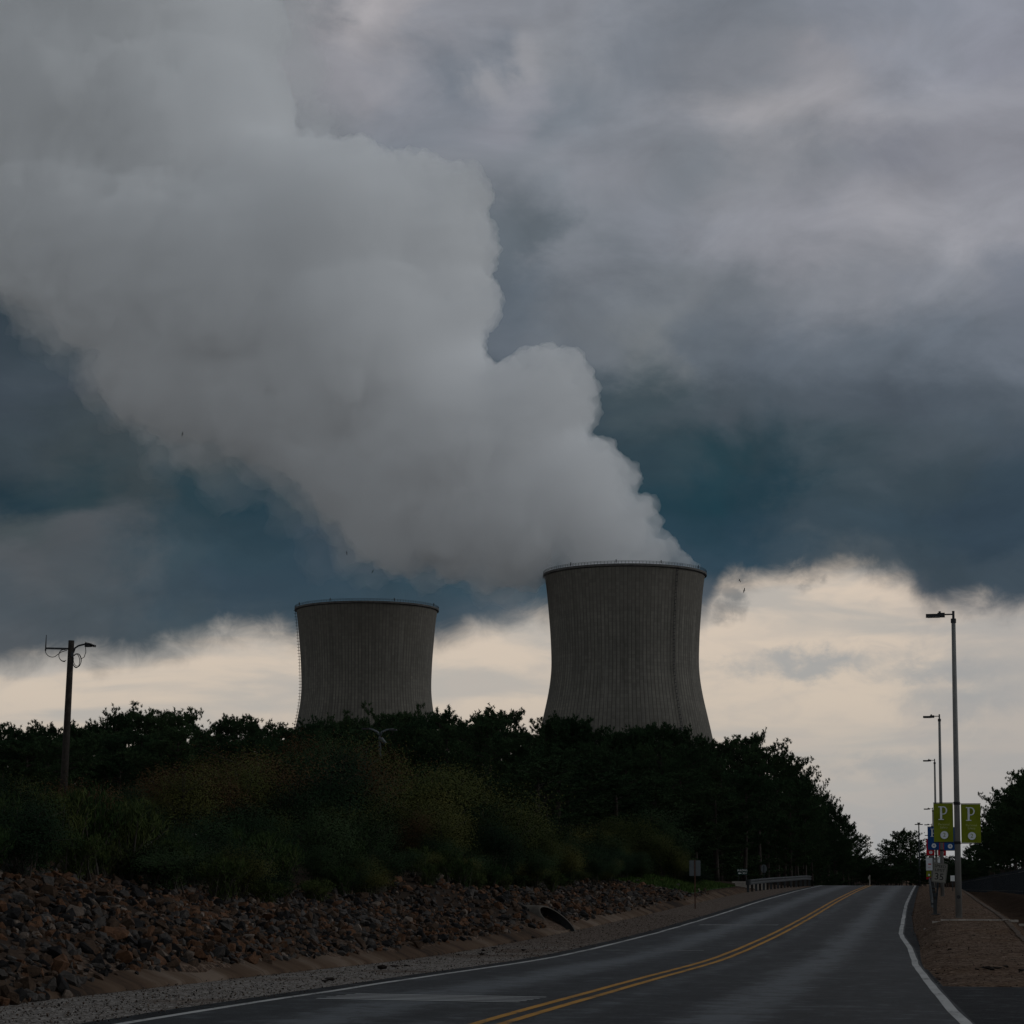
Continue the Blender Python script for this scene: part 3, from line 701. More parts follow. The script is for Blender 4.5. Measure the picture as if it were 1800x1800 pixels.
# ------------------------------------------------------------------ pines
def pine_variant(seed, Ht=16.0, wide=1.0, low=.38):
    rg = random.Random(seed)
    tb = MB(); bend = rg.uniform(-.4, .4)
    tr = [Vector((bend * math.sin(q * 2.2), .3 * bend * math.sin(q * 3), Ht * q)) for q in np.linspace(0, .95, 9)]
    tb.tube(tr, [.23 * (1 - .85 * q) + .02 for q in np.linspace(0, 1, 9)], 7)
    vs = []; fs = []
    def tuft(c, n, L):
        up = Vector((rg.gauss(0, .35), rg.gauss(0, .35), 1)).normalized()
        for _ in range(n):
            a = rg.uniform(0, 6.283); e = rg.uniform(-.2, 1.3)
            d = (Vector((math.cos(a) * math.cos(e), math.sin(a) * math.cos(e), math.sin(e))) + up * .25).normalized()
            s = d.cross(Vector((rg.uniform(-1, 1), rg.uniform(-1, 1), rg.uniform(-1, 1)))).normalized() * rg.uniform(.03, .055)
            l = L * rg.uniform(.65, 1.15); o = len(vs); p0 = c + up * rg.uniform(-.14, .16)
            vs.extend([p0 - s, p0 + s, p0 + d * l]); fs.append((o, o + 1, o + 2))
    nb = 56
    lumps = [(rg.uniform(0, 6.283), rg.uniform(low + .05, .95)) for _ in range(7)]
    for k in range(nb):
        q = low + (1 - low) * (k + rg.random()) / nb
        t = (q - low) / (1 - low)
        Lb = wide * (2.7 * math.sin(min(1, .22 + .95 * (1 - t)) * 1.7) ** .8 + .35) * rg.uniform(.55, 1.15)
        a = rg.uniform(0, 6.283)
        for la, lq in lumps:
            if abs(q - lq) < .07 and math.cos(a - la) > .5: Lb *= 1.3
        z0 = Ht * q * .97
        base = Vector((bend * math.sin(q * 2.2), .3 * bend * math.sin(q * 3), z0))
        rise = rg.uniform(.05, .35) + .5 * t
        tip = base + Vector((math.cos(a) * Lb, math.sin(a) * Lb, Lb * rise))
        mid = base.lerp(tip, .5) + Vector((0, 0, -.12 * Lb))
        tb.tube([base, mid, tip], [.05, .035, .012], 4, cap=False)
        nt = int(8 + Lb * 7.5)
        for j in range(nt):
            s = rg.uniform(.3, 1.02) if j else 1.0
            c = (base.lerp(mid, s * 2) if s < .5 else mid.lerp(tip, s * 2 - 1)) + Vector((rg.gauss(0, .22), rg.gauss(0, .22), rg.gauss(.08, .18)))
            tuft(c, 17, rg.uniform(.22, .36))
    for j in range(16):                             # leaders
        c = Vector((rg.gauss(0, .55), rg.gauss(0, .55), Ht * rg.uniform(.93, 1.0))); tuft(c, 24, .4)
    cb = MB(); cb.add(vs, fs)
    return tb.mesh('trunk', M['bark'], True), cb.mesh('crown', M['pine'])
PINES = [pine_variant(100 + i, 16, [1, .85, 1.15, .95, 1.1, .8, 1.25, 1.0][i], [.38, .45, .35, .42, .3, .5, .36, .4][i]) for i in range(8)] + [pine_variant(140 + i, 16, 1.35, .05) for i in range(2)]
rngp = random.Random(11)
def pine(px, ytop, d, label, group, var=None, wide=1.0, single=False):
    top_ = at(px, ytop, d); zg = zt(top_.x, top_.y) - .1
    h = top_.z - zg; k = h / 16.75
    v = rngp.randrange(8) if var is None else var
    e = thing('pine_tree', label, 'tree', (top_.x, top_.y, zg), rngp.uniform(0, 6.28), group)
    w = max(k, .75) * wide * rngp.uniform(.9, 1.12); e.scale = (w, w, k)
    link('trunk', PINES[v][0], e); link('crown', PINES[v][1], e)
    return e
def prof_y(pts, x): return float(np.interp(x, [p[0] for p in pts], [p[1] for p in pts]))
SKY_L = [(-40,1272),(20,1270),(60,1272),(120,1268),(170,1268),(205,1248),(240,1242),(280,1252),(325,1240),(345,1268),(400,1262),(440,1256),(470,1268),(505,1276),(540,1268),(600,1256),(650,1258),(700,1250),(745,1244),(780,1246),(815,1272),(865,1240),(895,1252),(918,1276)]
n = 0
x = -25
while x < 925:
    n += 1
    pine(x, prof_y(SKY_L, x) + rngp.uniform(-3, 8), rngp.uniform(185, 225), f'dark pine on the skyline behind the bushes, {ordinal(n)} from the left', 'skyline pines behind the bushes')
    x += rngp.uniform(20, 29)
x = -20
while x < 930:
    pine(x, prof_y(SKY_L, x) + rngp.uniform(18, 45), rngp.uniform(150, 182), 'dark pine in the shaded row just below the skyline behind the bushes', 'shaded pines below the skyline')
    x += rngp.uniform(30, 40)
SKY_R = [(930,1284),(945,1266),(975,1258),(1010,1256),(1035,1262),(1060,1276),(1090,1280),(1120,1274),(1150,1268),(1190,1272),(1215,1282),(1245,1298),(1270,1294),(1295,1306),(1325,1282),(1350,1300),(1362,1318),(1385,1326),(1402,1348),(1425,1372),(1450,1398),(1468,1408),(1488,1436),(1505,1456),(1518,1474),(1528,1490)]
n = 0; x = 935
while x < 1526:
    n += 1
    d = 235 + (x - 935) * .08 if x < 1330 else 18.6 * F / (1628 - x) * 1.0
    pine(x, prof_y(SKY_R, x) + rngp.uniform(-2, 6), d, f'tall pine in the stand left of the road, {ordinal(n)} from the left along its top', 'pine stand left of the road')
    x += rngp.uniform(19, 27) if x < 1330 else rngp.uniform(12, 18)
for (xa, xb, st, dy, d0, d1) in ((925, 1360, 30, (26, 62), 190, 228), (1000, 1350, 40, (60, 110), 165, 185), (1180, 1420, 26, (40, 100), 215, 262), (1390, 1520, 14, (22, 50), 260, 460)):
    x = xa
    while x < xb:
        d = rngp.uniform(d0, d1) if xa < 1300 else 18.2 * F / (1634 - x)
        pine(x, prof_y(SKY_R, x) + rngp.uniform(*dy), d, 'dark pine deep in the shade of the roadside stand', 'shaded pines of the roadside stand')
        x += st * rngp.uniform(.75, 1.25)
for X0, ya, yb, st in ((-22, 150, 560, 9), (-27, 118, 520, 7), (-36, 130, 520, 10), (-48, 150, 520, 14)):
    y = ya
    while y < yb:
        X = X0 + rngp.uniform(-3, 3); d = math.hypot(X, y); v_ = CM.transposed() @ Vector((X, y, 0)); px_ = PX + F * v_.x / -v_.z
        if px_ > 880:
            hpx = (rngp.uniform(6, 9.5) + zt(X, y) - EYE) / d * F
            pine(px_, 1522 - max(4, hpx), d, 'low bushy pine filling the shade under the roadside stand', 'understory pines of the roadside stand', var=8 + rngp.randrange(2), wide=1.5)
        y += st * rngp.uniform(.7, 1.3)
for i, (px_, yt, d) in enumerate(((1566, 1474, 560), (1580, 1456, 575), (1598, 1460, 570), (1610, 1476, 590))):
    pine(px_, yt, d, f'round-topped pine in the small clump beyond the crest, {ordinal(i + 1)} from the left', 'pine clump beyond the crest', wide=1.25)
R_TOP = [(1690,1512),(1700,1496),(1712,1484),(1725,1462),(1740,1440),(1752,1412),(1765,1398),(1780,1372),(1800,1358),(1830,1345)]
x = 1694; n = 0
while x < 1835:
    n += 1; d = min(760, 16.5 * F / (x - 1626) * 1.05)
    pine(x, prof_y(R_TOP, x) + rngp.uniform(-3, 7), d, f'dark pine behind the black fence right of the road, {ordinal(n)} from the left', 'pines right of the road', wide=1.1)
    x += rngp.uniform(9, 14)
for x in range(1700, 1850, 12):
    pine(x + rngp.uniform(-4, 4), prof_y(R_TOP, x) + rngp.uniform(30, 75), min(700, 15 * F / (x - 1626)), 'low dark pine in the shade behind the black fence', 'shaded pines behind the fence', wide=1.3)
x = 1500; 
while x < 1725:
    yt = 1508 + rngp.uniform(-5, 8)
    pine(x, yt, rngp.uniform(680, 820), 'small far-off pine in the wood closing the end of the road', 'far pines at the end of the road', wide=1.35)
    x += rngp.uniform(7, 11)
x = 1530
while x < 1700:
    pine(x, 1520 + rngp.uniform(-5, 8), rngp.uniform(480, 600), 'low far pine in front of the wood closing the end of the road', 'low far pines at the end of the road', wide=1.5)
    x += rngp.uniform(10, 15)

# ------------------------------------------------------------------ shrubs
def shrub_variant(seed, mat, leaves=4200, H_=3.0, W=1.7, leaf=.10, feather=False):
    rg = random.Random(seed); sb = MB(); vs = []; fs = []
    tips = []
    for k in range(11 if not feather else 26):
        a = rg.uniform(0, 6.283); rad = W * math.sqrt(rg.random()) * .85; h = H_ * (1 - .35 * (rad / W) ** 2) * rg.uniform(.72, 1.0)
        p0 = Vector((rg.gauss(0, .16), rg.gauss(0, .16), 0)); p2 = Vector((math.cos(a) * rad, math.sin(a) * rad, h)); p1 = p0.lerp(p2, .5) + Vector((0, 0, .18 * h))
        sb.tube([p0, p1, p2], [.03, .018, .006], 5, cap=False); tips.append((p0, p1, p2))
        for _ in range(3 if not feather else 0):
            s = rg.uniform(.35, .85); q0 = p0.lerp(p1, s * 2) if s < .5 else p1.lerp(p2, s * 2 - 1)
            q2 = q0 + Vector((rg.gauss(0, .5), rg.gauss(0, .5), rg.uniform(.1, .6))); sb.tube([q0, q2], [.012, .004], 4, cap=False); tips.append((q0, q0.lerp(q2, .5), q2))
    per = leaves // len(tips)
    for p0, p1, p2 in tips:
        for _ in range(per):
            s = rg.uniform(.06, 1.05) ** .8
            c = p0.lerp(p1, s * 2) if s < .5 else p1.lerp(p2, s * 2 - 1)
            sp = .32 if not feather else .09
            c = c + Vector((rg.gauss(0, sp), rg.gauss(0, sp), rg.gauss(0, sp * .7)))
            if c.z < .03: c.z = abs(c.z) + .03
            d = Vector((rg.gauss(0, 1), rg.gauss(0, 1), rg.gauss(.25, .7) + (1.2 if feather else 0))).normalized()
            nrm = Vector((c.x / W, c.y / W, .35 + c.z / H_)) + Vector((rg.gauss(0, .45), rg.gauss(0, .45), rg.gauss(0, .45)))
            if not feather: d = (d - nrm * (d.dot(nrm) / max(.05, nrm.length_squared))).normalized()
            w = d.cross(nrm).normalized() * leaf * (.36 if not feather else .10)
            l = leaf * rg.uniform(.7, 1.3) * (1 if not feather else 1.8); o = len(vs)
            vs.extend([c, c + d * l * .5 + w, c + d * l, c + d * l * .5 - w]); fs.append((o, o + 1, o + 2, o + 3))
    lb = MB(); lb.add(vs, fs)
    return sb.mesh('stem', M['greystem'], True), lb.mesh('foliage', M[mat])
SHR = {k: [shrub_variant(300 + 10 * i + j, 'shrub_' + k, 15000, 3.0, [1.6, 1.9, 1.4][j], [.062, .07, .056][j]) for j in range(3)] for i, k in enumerate(('green', 'olive', 'rust'))}
SHR['weed'] = [shrub_variant(390 + j, 'weed', 3800, 1.6, 1.0, .10, True) for j in range(2)]
rngs = random.Random(21)
BUSH = [(-60,1335),(0,1330),(60,1340),(120,1355),(200,1362),(300,1345),(330,1318),(380,1325),(430,1318),(480,1300),(540,1295),(600,1292),(655,1296),(685,1298),(705,1338),(760,1322),(820,1328),(870,1358),(905,1395),(950,1425),(1000,1442),(1040,1450),(1075,1428),(1110,1416),(1150,1425),(1180,1438),(1205,1478),(1222,1520)]
def px_of(X, Y):
    v = CM.transposed() @ Vector((X, Y, 0)); return PX + F * v.x / -v.z
counts = {}
def shrub(X, Y, ytop, kind, rowname, h=None):
    d = math.hypot(X, Y); zg = zt(X, Y) - .05
    if h is None: h = at(px_of(X, Y), ytop, d).z - zg
    if h < .5: return
    counts[rowname] = counts.get(rowname, 0) + 1
    adj = {'green': 'dark green', 'olive': 'olive green', 'rust': 'rusty brown tinged', 'weed': 'feathery bright green'}[kind]
    e = thing('shrub', '', 'shrub', (X, Y, zg), rngs.uniform(0, 6.28), 'shrubs along the rock bank')
    v = SHR[kind][rngs.randrange(len(SHR[kind]))]
    h0 = 1.55 if kind == 'weed' else 2.95
    kz = h / h0; kx = (max(.55, min(1.5, kz)) if kind != 'weed' else max(.6, kz)) * rngs.uniform(.8, 1.08)
    e.scale = (kx, kx, kz)
    link('stem', v[0], e); link('foliage', v[1], e)
    SHRUBS.append((e, rowname, adj, px_of(X, Y)))
SHRUBS = []
def kind_for(px, row):
    r_ = rngs.random()
    if px > 870: return 'olive' if r_ < .72 else 'green'
    if row >= 3 and 290 < px < 420: return 'rust' if r_ < .8 else 'olive'
    if row >= 3: return 'olive' if r_ < .45 else ('rust' if r_ < .62 else 'green')
    if row == 2: return 'olive' if r_ < .4 else ('rust' if r_ < .5 else 'green')
    return 'green' if r_ < .7 else 'olive'
for row, (X0, ya, yb, st, dlo, dhi) in enumerate(((-15.7, 32, 112, 2.6, 100, 165), (-17.8, 37, 114, 2.7, 55, 110), (-21.5, 45, 119, 3.0, 10, 50), (-26.5, 56, 124, 3.3, -2, 18), (-33, 70, 126, 4.2, -4, 16)), 1):
    Y = ya
    while Y < yb:
        X = X0 + rngs.uniform(-.7, .7); px = px_of(X, Y)
        if px > 1225: break
        squeeze = max(.12, min(1, (1240 - px) / 380))
        yt = prof_y(BUSH, px) + rngs.uniform(dlo, dhi + 22) * squeeze
        shrub(X, Y + rngs.uniform(-.6, .6), yt, kind_for(px, row), row)
        Y += st * rngs.uniform(.8, 1.25)
for px in range(880, 1214, 15):
    px += rngs.uniform(-6, 6); ta = -math.tan(az_of(px)); X = -min(rngs.uniform(15.2, 19.5), 119 * ta); Y = -X / ta
    shrub(X, Y, prof_y(BUSH, px) + rngs.uniform(-3, 26), 'olive' if rngs.random() < .65 else 'green', 7)
    shrub(X + .8, Y - 6, prof_y(BUSH, px) + rngs.uniform(30, 60), 'olive' if rngs.random() < .45 else 'green', 7)
for k in range(34):
    Y = rngs.uniform(31, 112); shrub(rngs.uniform(-15.4, -14.2), Y, 0, 'green' if k % 4 else 'olive', 6, rngs.uniform(.7, 1.5))
for (X, Y, h) in ((-15.2, 37.5, 1.7), (-15.0, 38.8, 1.6), (-15.4, 36.6, 1.5), (-14.6, 40.2, 1.1), (-15.1, 47, 1.5), (-15.0, 48.4, 1.3), (-15.3, 55, 1.4), (-14.9, 66, 1.2), (-15.0, 33.3, 1.2), (-14.7, 44.0, .9), (-14.9, 74, 1.1)) + tuple((rngs.uniform(-15.3, -13.9), 31 + k * 2.2 + rngs.uniform(-1, 1), rngs.uniform(.5, 1.0)) for k in range(26)):
    shrub(X, Y, 0, 'weed', 0, h)
ROWS = {0: 'at the top of the rocks', 7: 'at the far end of the thicket', 6: 'spilling low over the top of the rocks', 1: 'in the front row above the rocks', 2: 'in the second row above the rocks', 3: 'in the middle row of the thicket', 4: 'in the fourth row of the thicket', 5: 'in the rearmost row of the thicket'}
for rname in ROWS:
    seq = sorted([s for s in SHRUBS if s[1] == rname], key=lambda s: s[3])
    for i, s in enumerate(seq): s[0]['label'] = f'{s[2]} shrub {ROWS[rname]}, {ordinal(i + 1)} from the left'

# grass mound by the side road
def grass_mound():
    b = MB(); xs_ = np.linspace(-17, -11.15, 22); ys_ = np.linspace(104, 128, 40); vs = []
    for y in ys_:
        for x in xs_: vs.append((x, y, zt(x, y) + .05))
    n_ = len(xs_); fs = [(j*n_+i, j*n_+i+1, (j+1)*n_+i+1, (j+1)*n_+i) for j in range(len(ys_)-1) for i in range(n_-1)]
    tag(b.add(vs, fs).obj('grass_slope', material('mown grass', (.028, .05, .012), .95, .35, 6), smooth=True), kind='structure')
    rg = random.Random(3); vs = []; fs = []
    for _ in range(16000):
        x = rg.uniform(-16.8, -11.2); y = rg.uniform(104.3, 127.6); z = zt(x, y) + .04; h = rg.uniform(.08, .2); a = rg.uniform(0, 6.28); o = len(vs)
        vs += [(x - .03 * math.cos(a), y - .03 * math.sin(a), z), (x + .03 * math.cos(a), y + .03 * math.sin(a), z), (x + rg.gauss(0, .05), y + rg.gauss(0, .05), z + h)]; fs.append((o, o+1, o+2))
    tag(MB().add(vs, fs).obj('grass', leaf_material('grass blades', [(.024, .045, .012), (.035, .06, .016), (.05, .075, .02)])), kind='stuff')
grass_mound()

# ------------------------------------------------------------------ riprap
def rock_hull(seed):
    rg = random.Random(seed); bm = bmesh.new()
    s = (1, rg.uniform(.6, .95), rg.uniform(.38, .7))
    for _ in range(15):
        v = Vector((rg.gauss(0, 1), rg.gauss(0, 1), rg.gauss(0, 1))).normalized() * rg.uniform(.42, .56)
        bm.verts.new((v.x * s[0], v.y * s[1], v.z * s[2]))
    r_ = bmesh.ops.convex_hull(bm, input=bm.verts)
    bmesh.ops.delete(bm, geom=[g for g in r_['geom_interior'] if isinstance(g, bmesh.types.BMVert)], context='VERTS')
    bm.verts.ensure_lookup_table()
    vs = [v.co.copy() for v in bm.verts]; fs = [tuple(v.index for v in f.verts) for f in bm.faces]; bm.free()
    return vs, fs
HULLS = [rock_hull(500 + i) for i in range(14)]
HN = [np.array([v[:] for v in h[0]]) for h in HULLS]
RKIND = ['grey', 'dark', 'brown', 'rust', 'pale']; RMAT = [M['rock_' + k] for k in RKIND]
rgr = random.Random(8)
rocks = []
def rk_kind(Y, X):
    a = mnoise.noise(Vector((X * .25, Y * .13, 4)))
    return rgr.choices(range(5), [20 + 16 * (a < 0), 26, 36, 22 + 30 * max(0, a) * 2, 6])[0]
Y = 22.0
while Y < 110:
    dens = 84 if Y < 40 else (56 if Y < 55 else (22 if Y < 75 else 15))
    stepY = 1.0
    for _ in range(int(dens * 5.2 * stepY)):
        y = Y + rgr.random() * stepY; x = rgr.uniform(-16.2, XK1 + .06 + (.42 * sm(y, 27.5, 24.5)) + .1 * rgr.random() ** 3)
        if math.hypot(x + 10.7, y - 62.3) < 1.15 and x > -11.9: continue
        if y > 103 and x < -11.15 and rgr.random() < .75: continue
        s = rgr.choice((.09, .10, .12, .13, .14, .15, .17, .18, .2, .22, .26, .36)) * rgr.uniform(.7, 1.05) * (1 if Y < 60 else 1.2)
        rocks.append((x, y, s))
    Y += stepY
rocks.sort(key=lambda q: -q[2] / math.hypot(q[0], q[1]) * (1 if -.4546 * q[1] < q[0] + .2 and q[0] > -15.2 and q[1] < 37 else .001))
MESHES = {}
stuff = MB(); label_rock = {'grey': 'grey angular stone', 'dark': 'dark grey angular stone', 'brown': 'brown angular stone', 'rust': 'rust-orange angular stone', 'pale': 'pale angular stone'}
for i, (x, y, s) in enumerate(rocks):
    hi = rgr.randrange(14); ki = rk_kind(y, x)
    z = zt(x, y) + s * rgr.uniform(.05, .26)
    rot = Euler((rgr.gauss(0, .45), rgr.gauss(0, .45) - .3, rgr.uniform(0, 6.28)))
    if i < 300:
        key = (hi, ki)
        if key not in MESHES: MESHES[key] = MB().add(*HULLS[hi]).mesh('rock', RMAT[ki])
        o = link('rock', MESHES[key]); o.location = (x, y, z); o.rotation_euler = rot; o.scale = (s, s, s)
        tag(o, label_rock[RKIND[ki]] + ' lying in the near end of the roadside rock bank', 'rock', 'stones of the roadside rock bank')
    else:
        vv = HN[hi] @ (np.array(rot.to_matrix()).T * s) + np.array((x, y, z))
        stuff.add(vv.tolist(), HULLS[hi][1], ki)
tag(stuff.obj('riprap', RMAT), 'mixed grey and rusty stones covering the rest of the roadside bank', 'riprap', kind='stuff')

# loose stones and litter on the shoulders
lg = MB(); rgl = random.Random(17); LM = [M['rock_pale'], M['rock_grey'], M['rock_brown'], M['clod']]
for k in range(8000):
    y = 18.5 + 62 * rgl.random() ** 1.5
    if k % 4 == 0: x = rgl.uniform(asph_r(y) - .08, 2.6) if y > 31 else 99
    else: x = rgl.uniform(-10.5, -8.0 + .1 * rgl.random())
    if x > 50: continue
    z = zt(x, y) + (.0 if x > -3 else -.005); q = rgl.choice((.007, .008, .01, .012, .015, .022)) * (1.0 if y < 45 else 1.3)
    rot = np.array(Euler((rgl.gauss(0, .5), rgl.gauss(0, .5), rgl.uniform(0, 6.28))).to_matrix()).T
    hi = rgl.randrange(14)
    lg.add((HN[hi] @ (rot * q * 1.6) + np.array((x, y, z + q * .3))).tolist(), HULLS[hi][1], rgl.choices(range(4), [4, 5, 4, 3] if x < -3 else [2, 2, 6, 5])[0])
tag(lg.obj('loose_gravel', LM), kind='stuff')

# culvert pipe
cp = thing('culvert_pipe', 'open concrete drain pipe poking out of the rock bank above the gutter', 'drain pipe', (-10.9, 63.0, 0), R(-38))
def culvert():
    y0 = 63.0; r1, r0 = .46, .41; cz = zr(y0) + .28; n_ = 40
    def cutx(z): return .55 - (z - zr(y0)) * 1.5       # mitred to the bank
    outer = []; inner = []; back = []; backi = []
    for j in range(n_):
        a = 2 * math.pi * j / n_; c, s_ = math.cos(a), math.sin(a)
        outer.append((cutx(cz + r1 * s_), r1 * c, cz + r1 * s_)); inner.append((cutx(cz + r0 * s_), r0 * c, cz + r0 * s_))
        back.append((-3.2, r1 * c, cz + r1 * s_)); backi.append((-3.2, r0 * c, cz + r0 * s_))
    b = MB(); vs = outer + inner + back
    fs = [(j, (j+1) % n_, n_ + (j+1) % n_, n_ + j) for j in range(n_)] + [(j, 2*n_ + j, 2*n_ + (j+1) % n_, (j+1) % n_) for j in range(n_)]
    b.add(vs, fs); b.obj('pipe_wall', M['pipe'], cp, True)
    b = MB(); b.add(inner + backi, [(j, (j+1) % n_, n_ + (j+1) % n_, n_ + j) for j in range(n_)] + [tuple(range(n_, 2*n_))]); b.obj('pipe_interior', M['pipe_in'], cp, True)
culvert()

# clods on the shoulders
def ground_hit(px, py):
    r_ = ray(px, py); lo, hi = 5.0, 400.0
    for k in range(4000):
        s = lo + k * .1; p = Vector((0, 0, EYE)) + r_ * s
        if p.z <= zt(p.x, p.y): return p
    return p
cl = [rock_hull(700 + i) for i in range(4)]
cm = [MB().add([Vector((v.x, v.y, v.z * .9)) for v in h[0]], h[1]).mesh('soil_clod', M['clod']) for h in cl]
spots = [(580,1725,.17,'left'),(572,1727,.12,'left'),(672,1704,.19,'left'),(692,1701,.16,'left'),(714,1699,.12,'left'),(846,1679,.16,'left'),(850,1672,.12,'left'),(868,1668,.14,'left'),(920,1672,.15,'left'),(905,1656,.16,'left'),(938,1649,.14,'left'),
         (1718,1706,.12,'right'),(1736,1705,.20,'right'),(1744,1706,.12,'right'),(1752,1704,.15,'right'),(1768,1702,.17,'right'),(1648,1713,.09,'right'),(1712,1645,.10,'right'),(1670,1670,.09,'right'),(1795,1708,.14,'right'),(1650,1723,.09,'right')]
for side in ('left', 'right'):
    ss = sorted([q for q in spots if q[3] == side])
    for i, (px_, py_, s, _) in enumerate(ss):
        p = ground_hit(px_, py_); o = link('soil_clod', cm[i % 4]); o.location = (p.x, p.y, p.z + s * .2); o.scale = (s * 1.2, s, s * .8); o.rotation_euler.z = i * 1.3
        wh = 'pale left gravel shoulder' if side == 'left' else 'brown right verge'
        tag(o, f'dark soil clod on the {wh}, {ordinal(i + 1)} from left', 'clod', 'dark clods on the road shoulders')

# ------------------------------------------------------------------ lamp posts with banners
def serif_P(w, h):
    b = MB(); st = .2 * w
    b.box((-.28 * w, 0, 0), (st, .004, h)); b.box((-.28 * w, 0, -h / 2 + .03 * h), (st * 2.6, .0042, .06 * h)); b.box((-.34 * w, 0, h / 2 - .03 * h), (st * 2.0, .0042, .06 * h))
    cz = h * .2; ro = h * .3; ri = h * .235; n_ = 18; vs = []
    for k in range(n_ + 1):
        a = -math.pi / 2 + math.pi * k / n_
        vs += [(-.05 * w + math.cos(a) * ro * .92, -.0023, cz + math.sin(a) * ro), (-.05 * w + math.cos(a) * ri * .72, -.0023, cz + math.sin(a) * ri)]
    b.add(vs, [(2*k, 2*k+2, 2*k+3, 2*k+1) for k in range(n_)])
    for s in (-1, 1): b.box((-.17 * w, 0, cz + s * (ro + ri) / 2), (.25 * w, .0044, ro - ri))
    return b
def serif_R(w, h):
    b = serif_P(w, h)
    b.add([(-.02*w, -.0024, -.1*h), (.13*w, -.0024, -.1*h), (.40*w, -.0024, -.5*h), (.22*w, -.0024, -.5*h)], [(0, 1, 2, 3)])
    b.box((.34 * w, 0, -h / 2 + .03 * h), (.3 * w, .0042, .06 * h))
    return b
LAMP_D = [64.7, 109.3, 153.9, 198.5, 243, 288, 332.5]
LAMP_X = [.92, .77, .70, .66, .66, .66, .66]
BAN = [('green', 'P', 'Personal\nSafety', '2'), ('blue', 'R', 'R', '4'), ('red', 'P', 'P', '3'), ('white', '', '', ''), ('green', 'P', '', ''), ('red', '', '', ''), None]
def banner_mesh(mat, seed):
    W, Hh, nx, nz = .57, 1.14, 10, 16; vs = []
    for side in (0, 1):
        for j in range(nz + 1):
            for i in range(nx + 1):
                u, v = i / nx, j / nz
                y = .03 * math.sin(5 * u + 4 * v + seed) * math.sin(math.pi * v) + .008 * math.sin(9 * v - 4 * u + seed)
                vs.append((u * W - W / 2, y + side * .003, v * Hh - Hh / 2))
    k = (nx + 1) * (nz + 1); fs = []
    for j in range(nz):
        for i in range(nx):
            a = j * (nx + 1) + i
            fs.append((a, a + 1, a + nx + 2, a + nx + 1)); fs.append((k + a + nx + 1, k + a + nx + 2, k + a + 1, k + a))
    return MB().add(vs, fs).mesh('banner', mat, True)
LH = 8.85
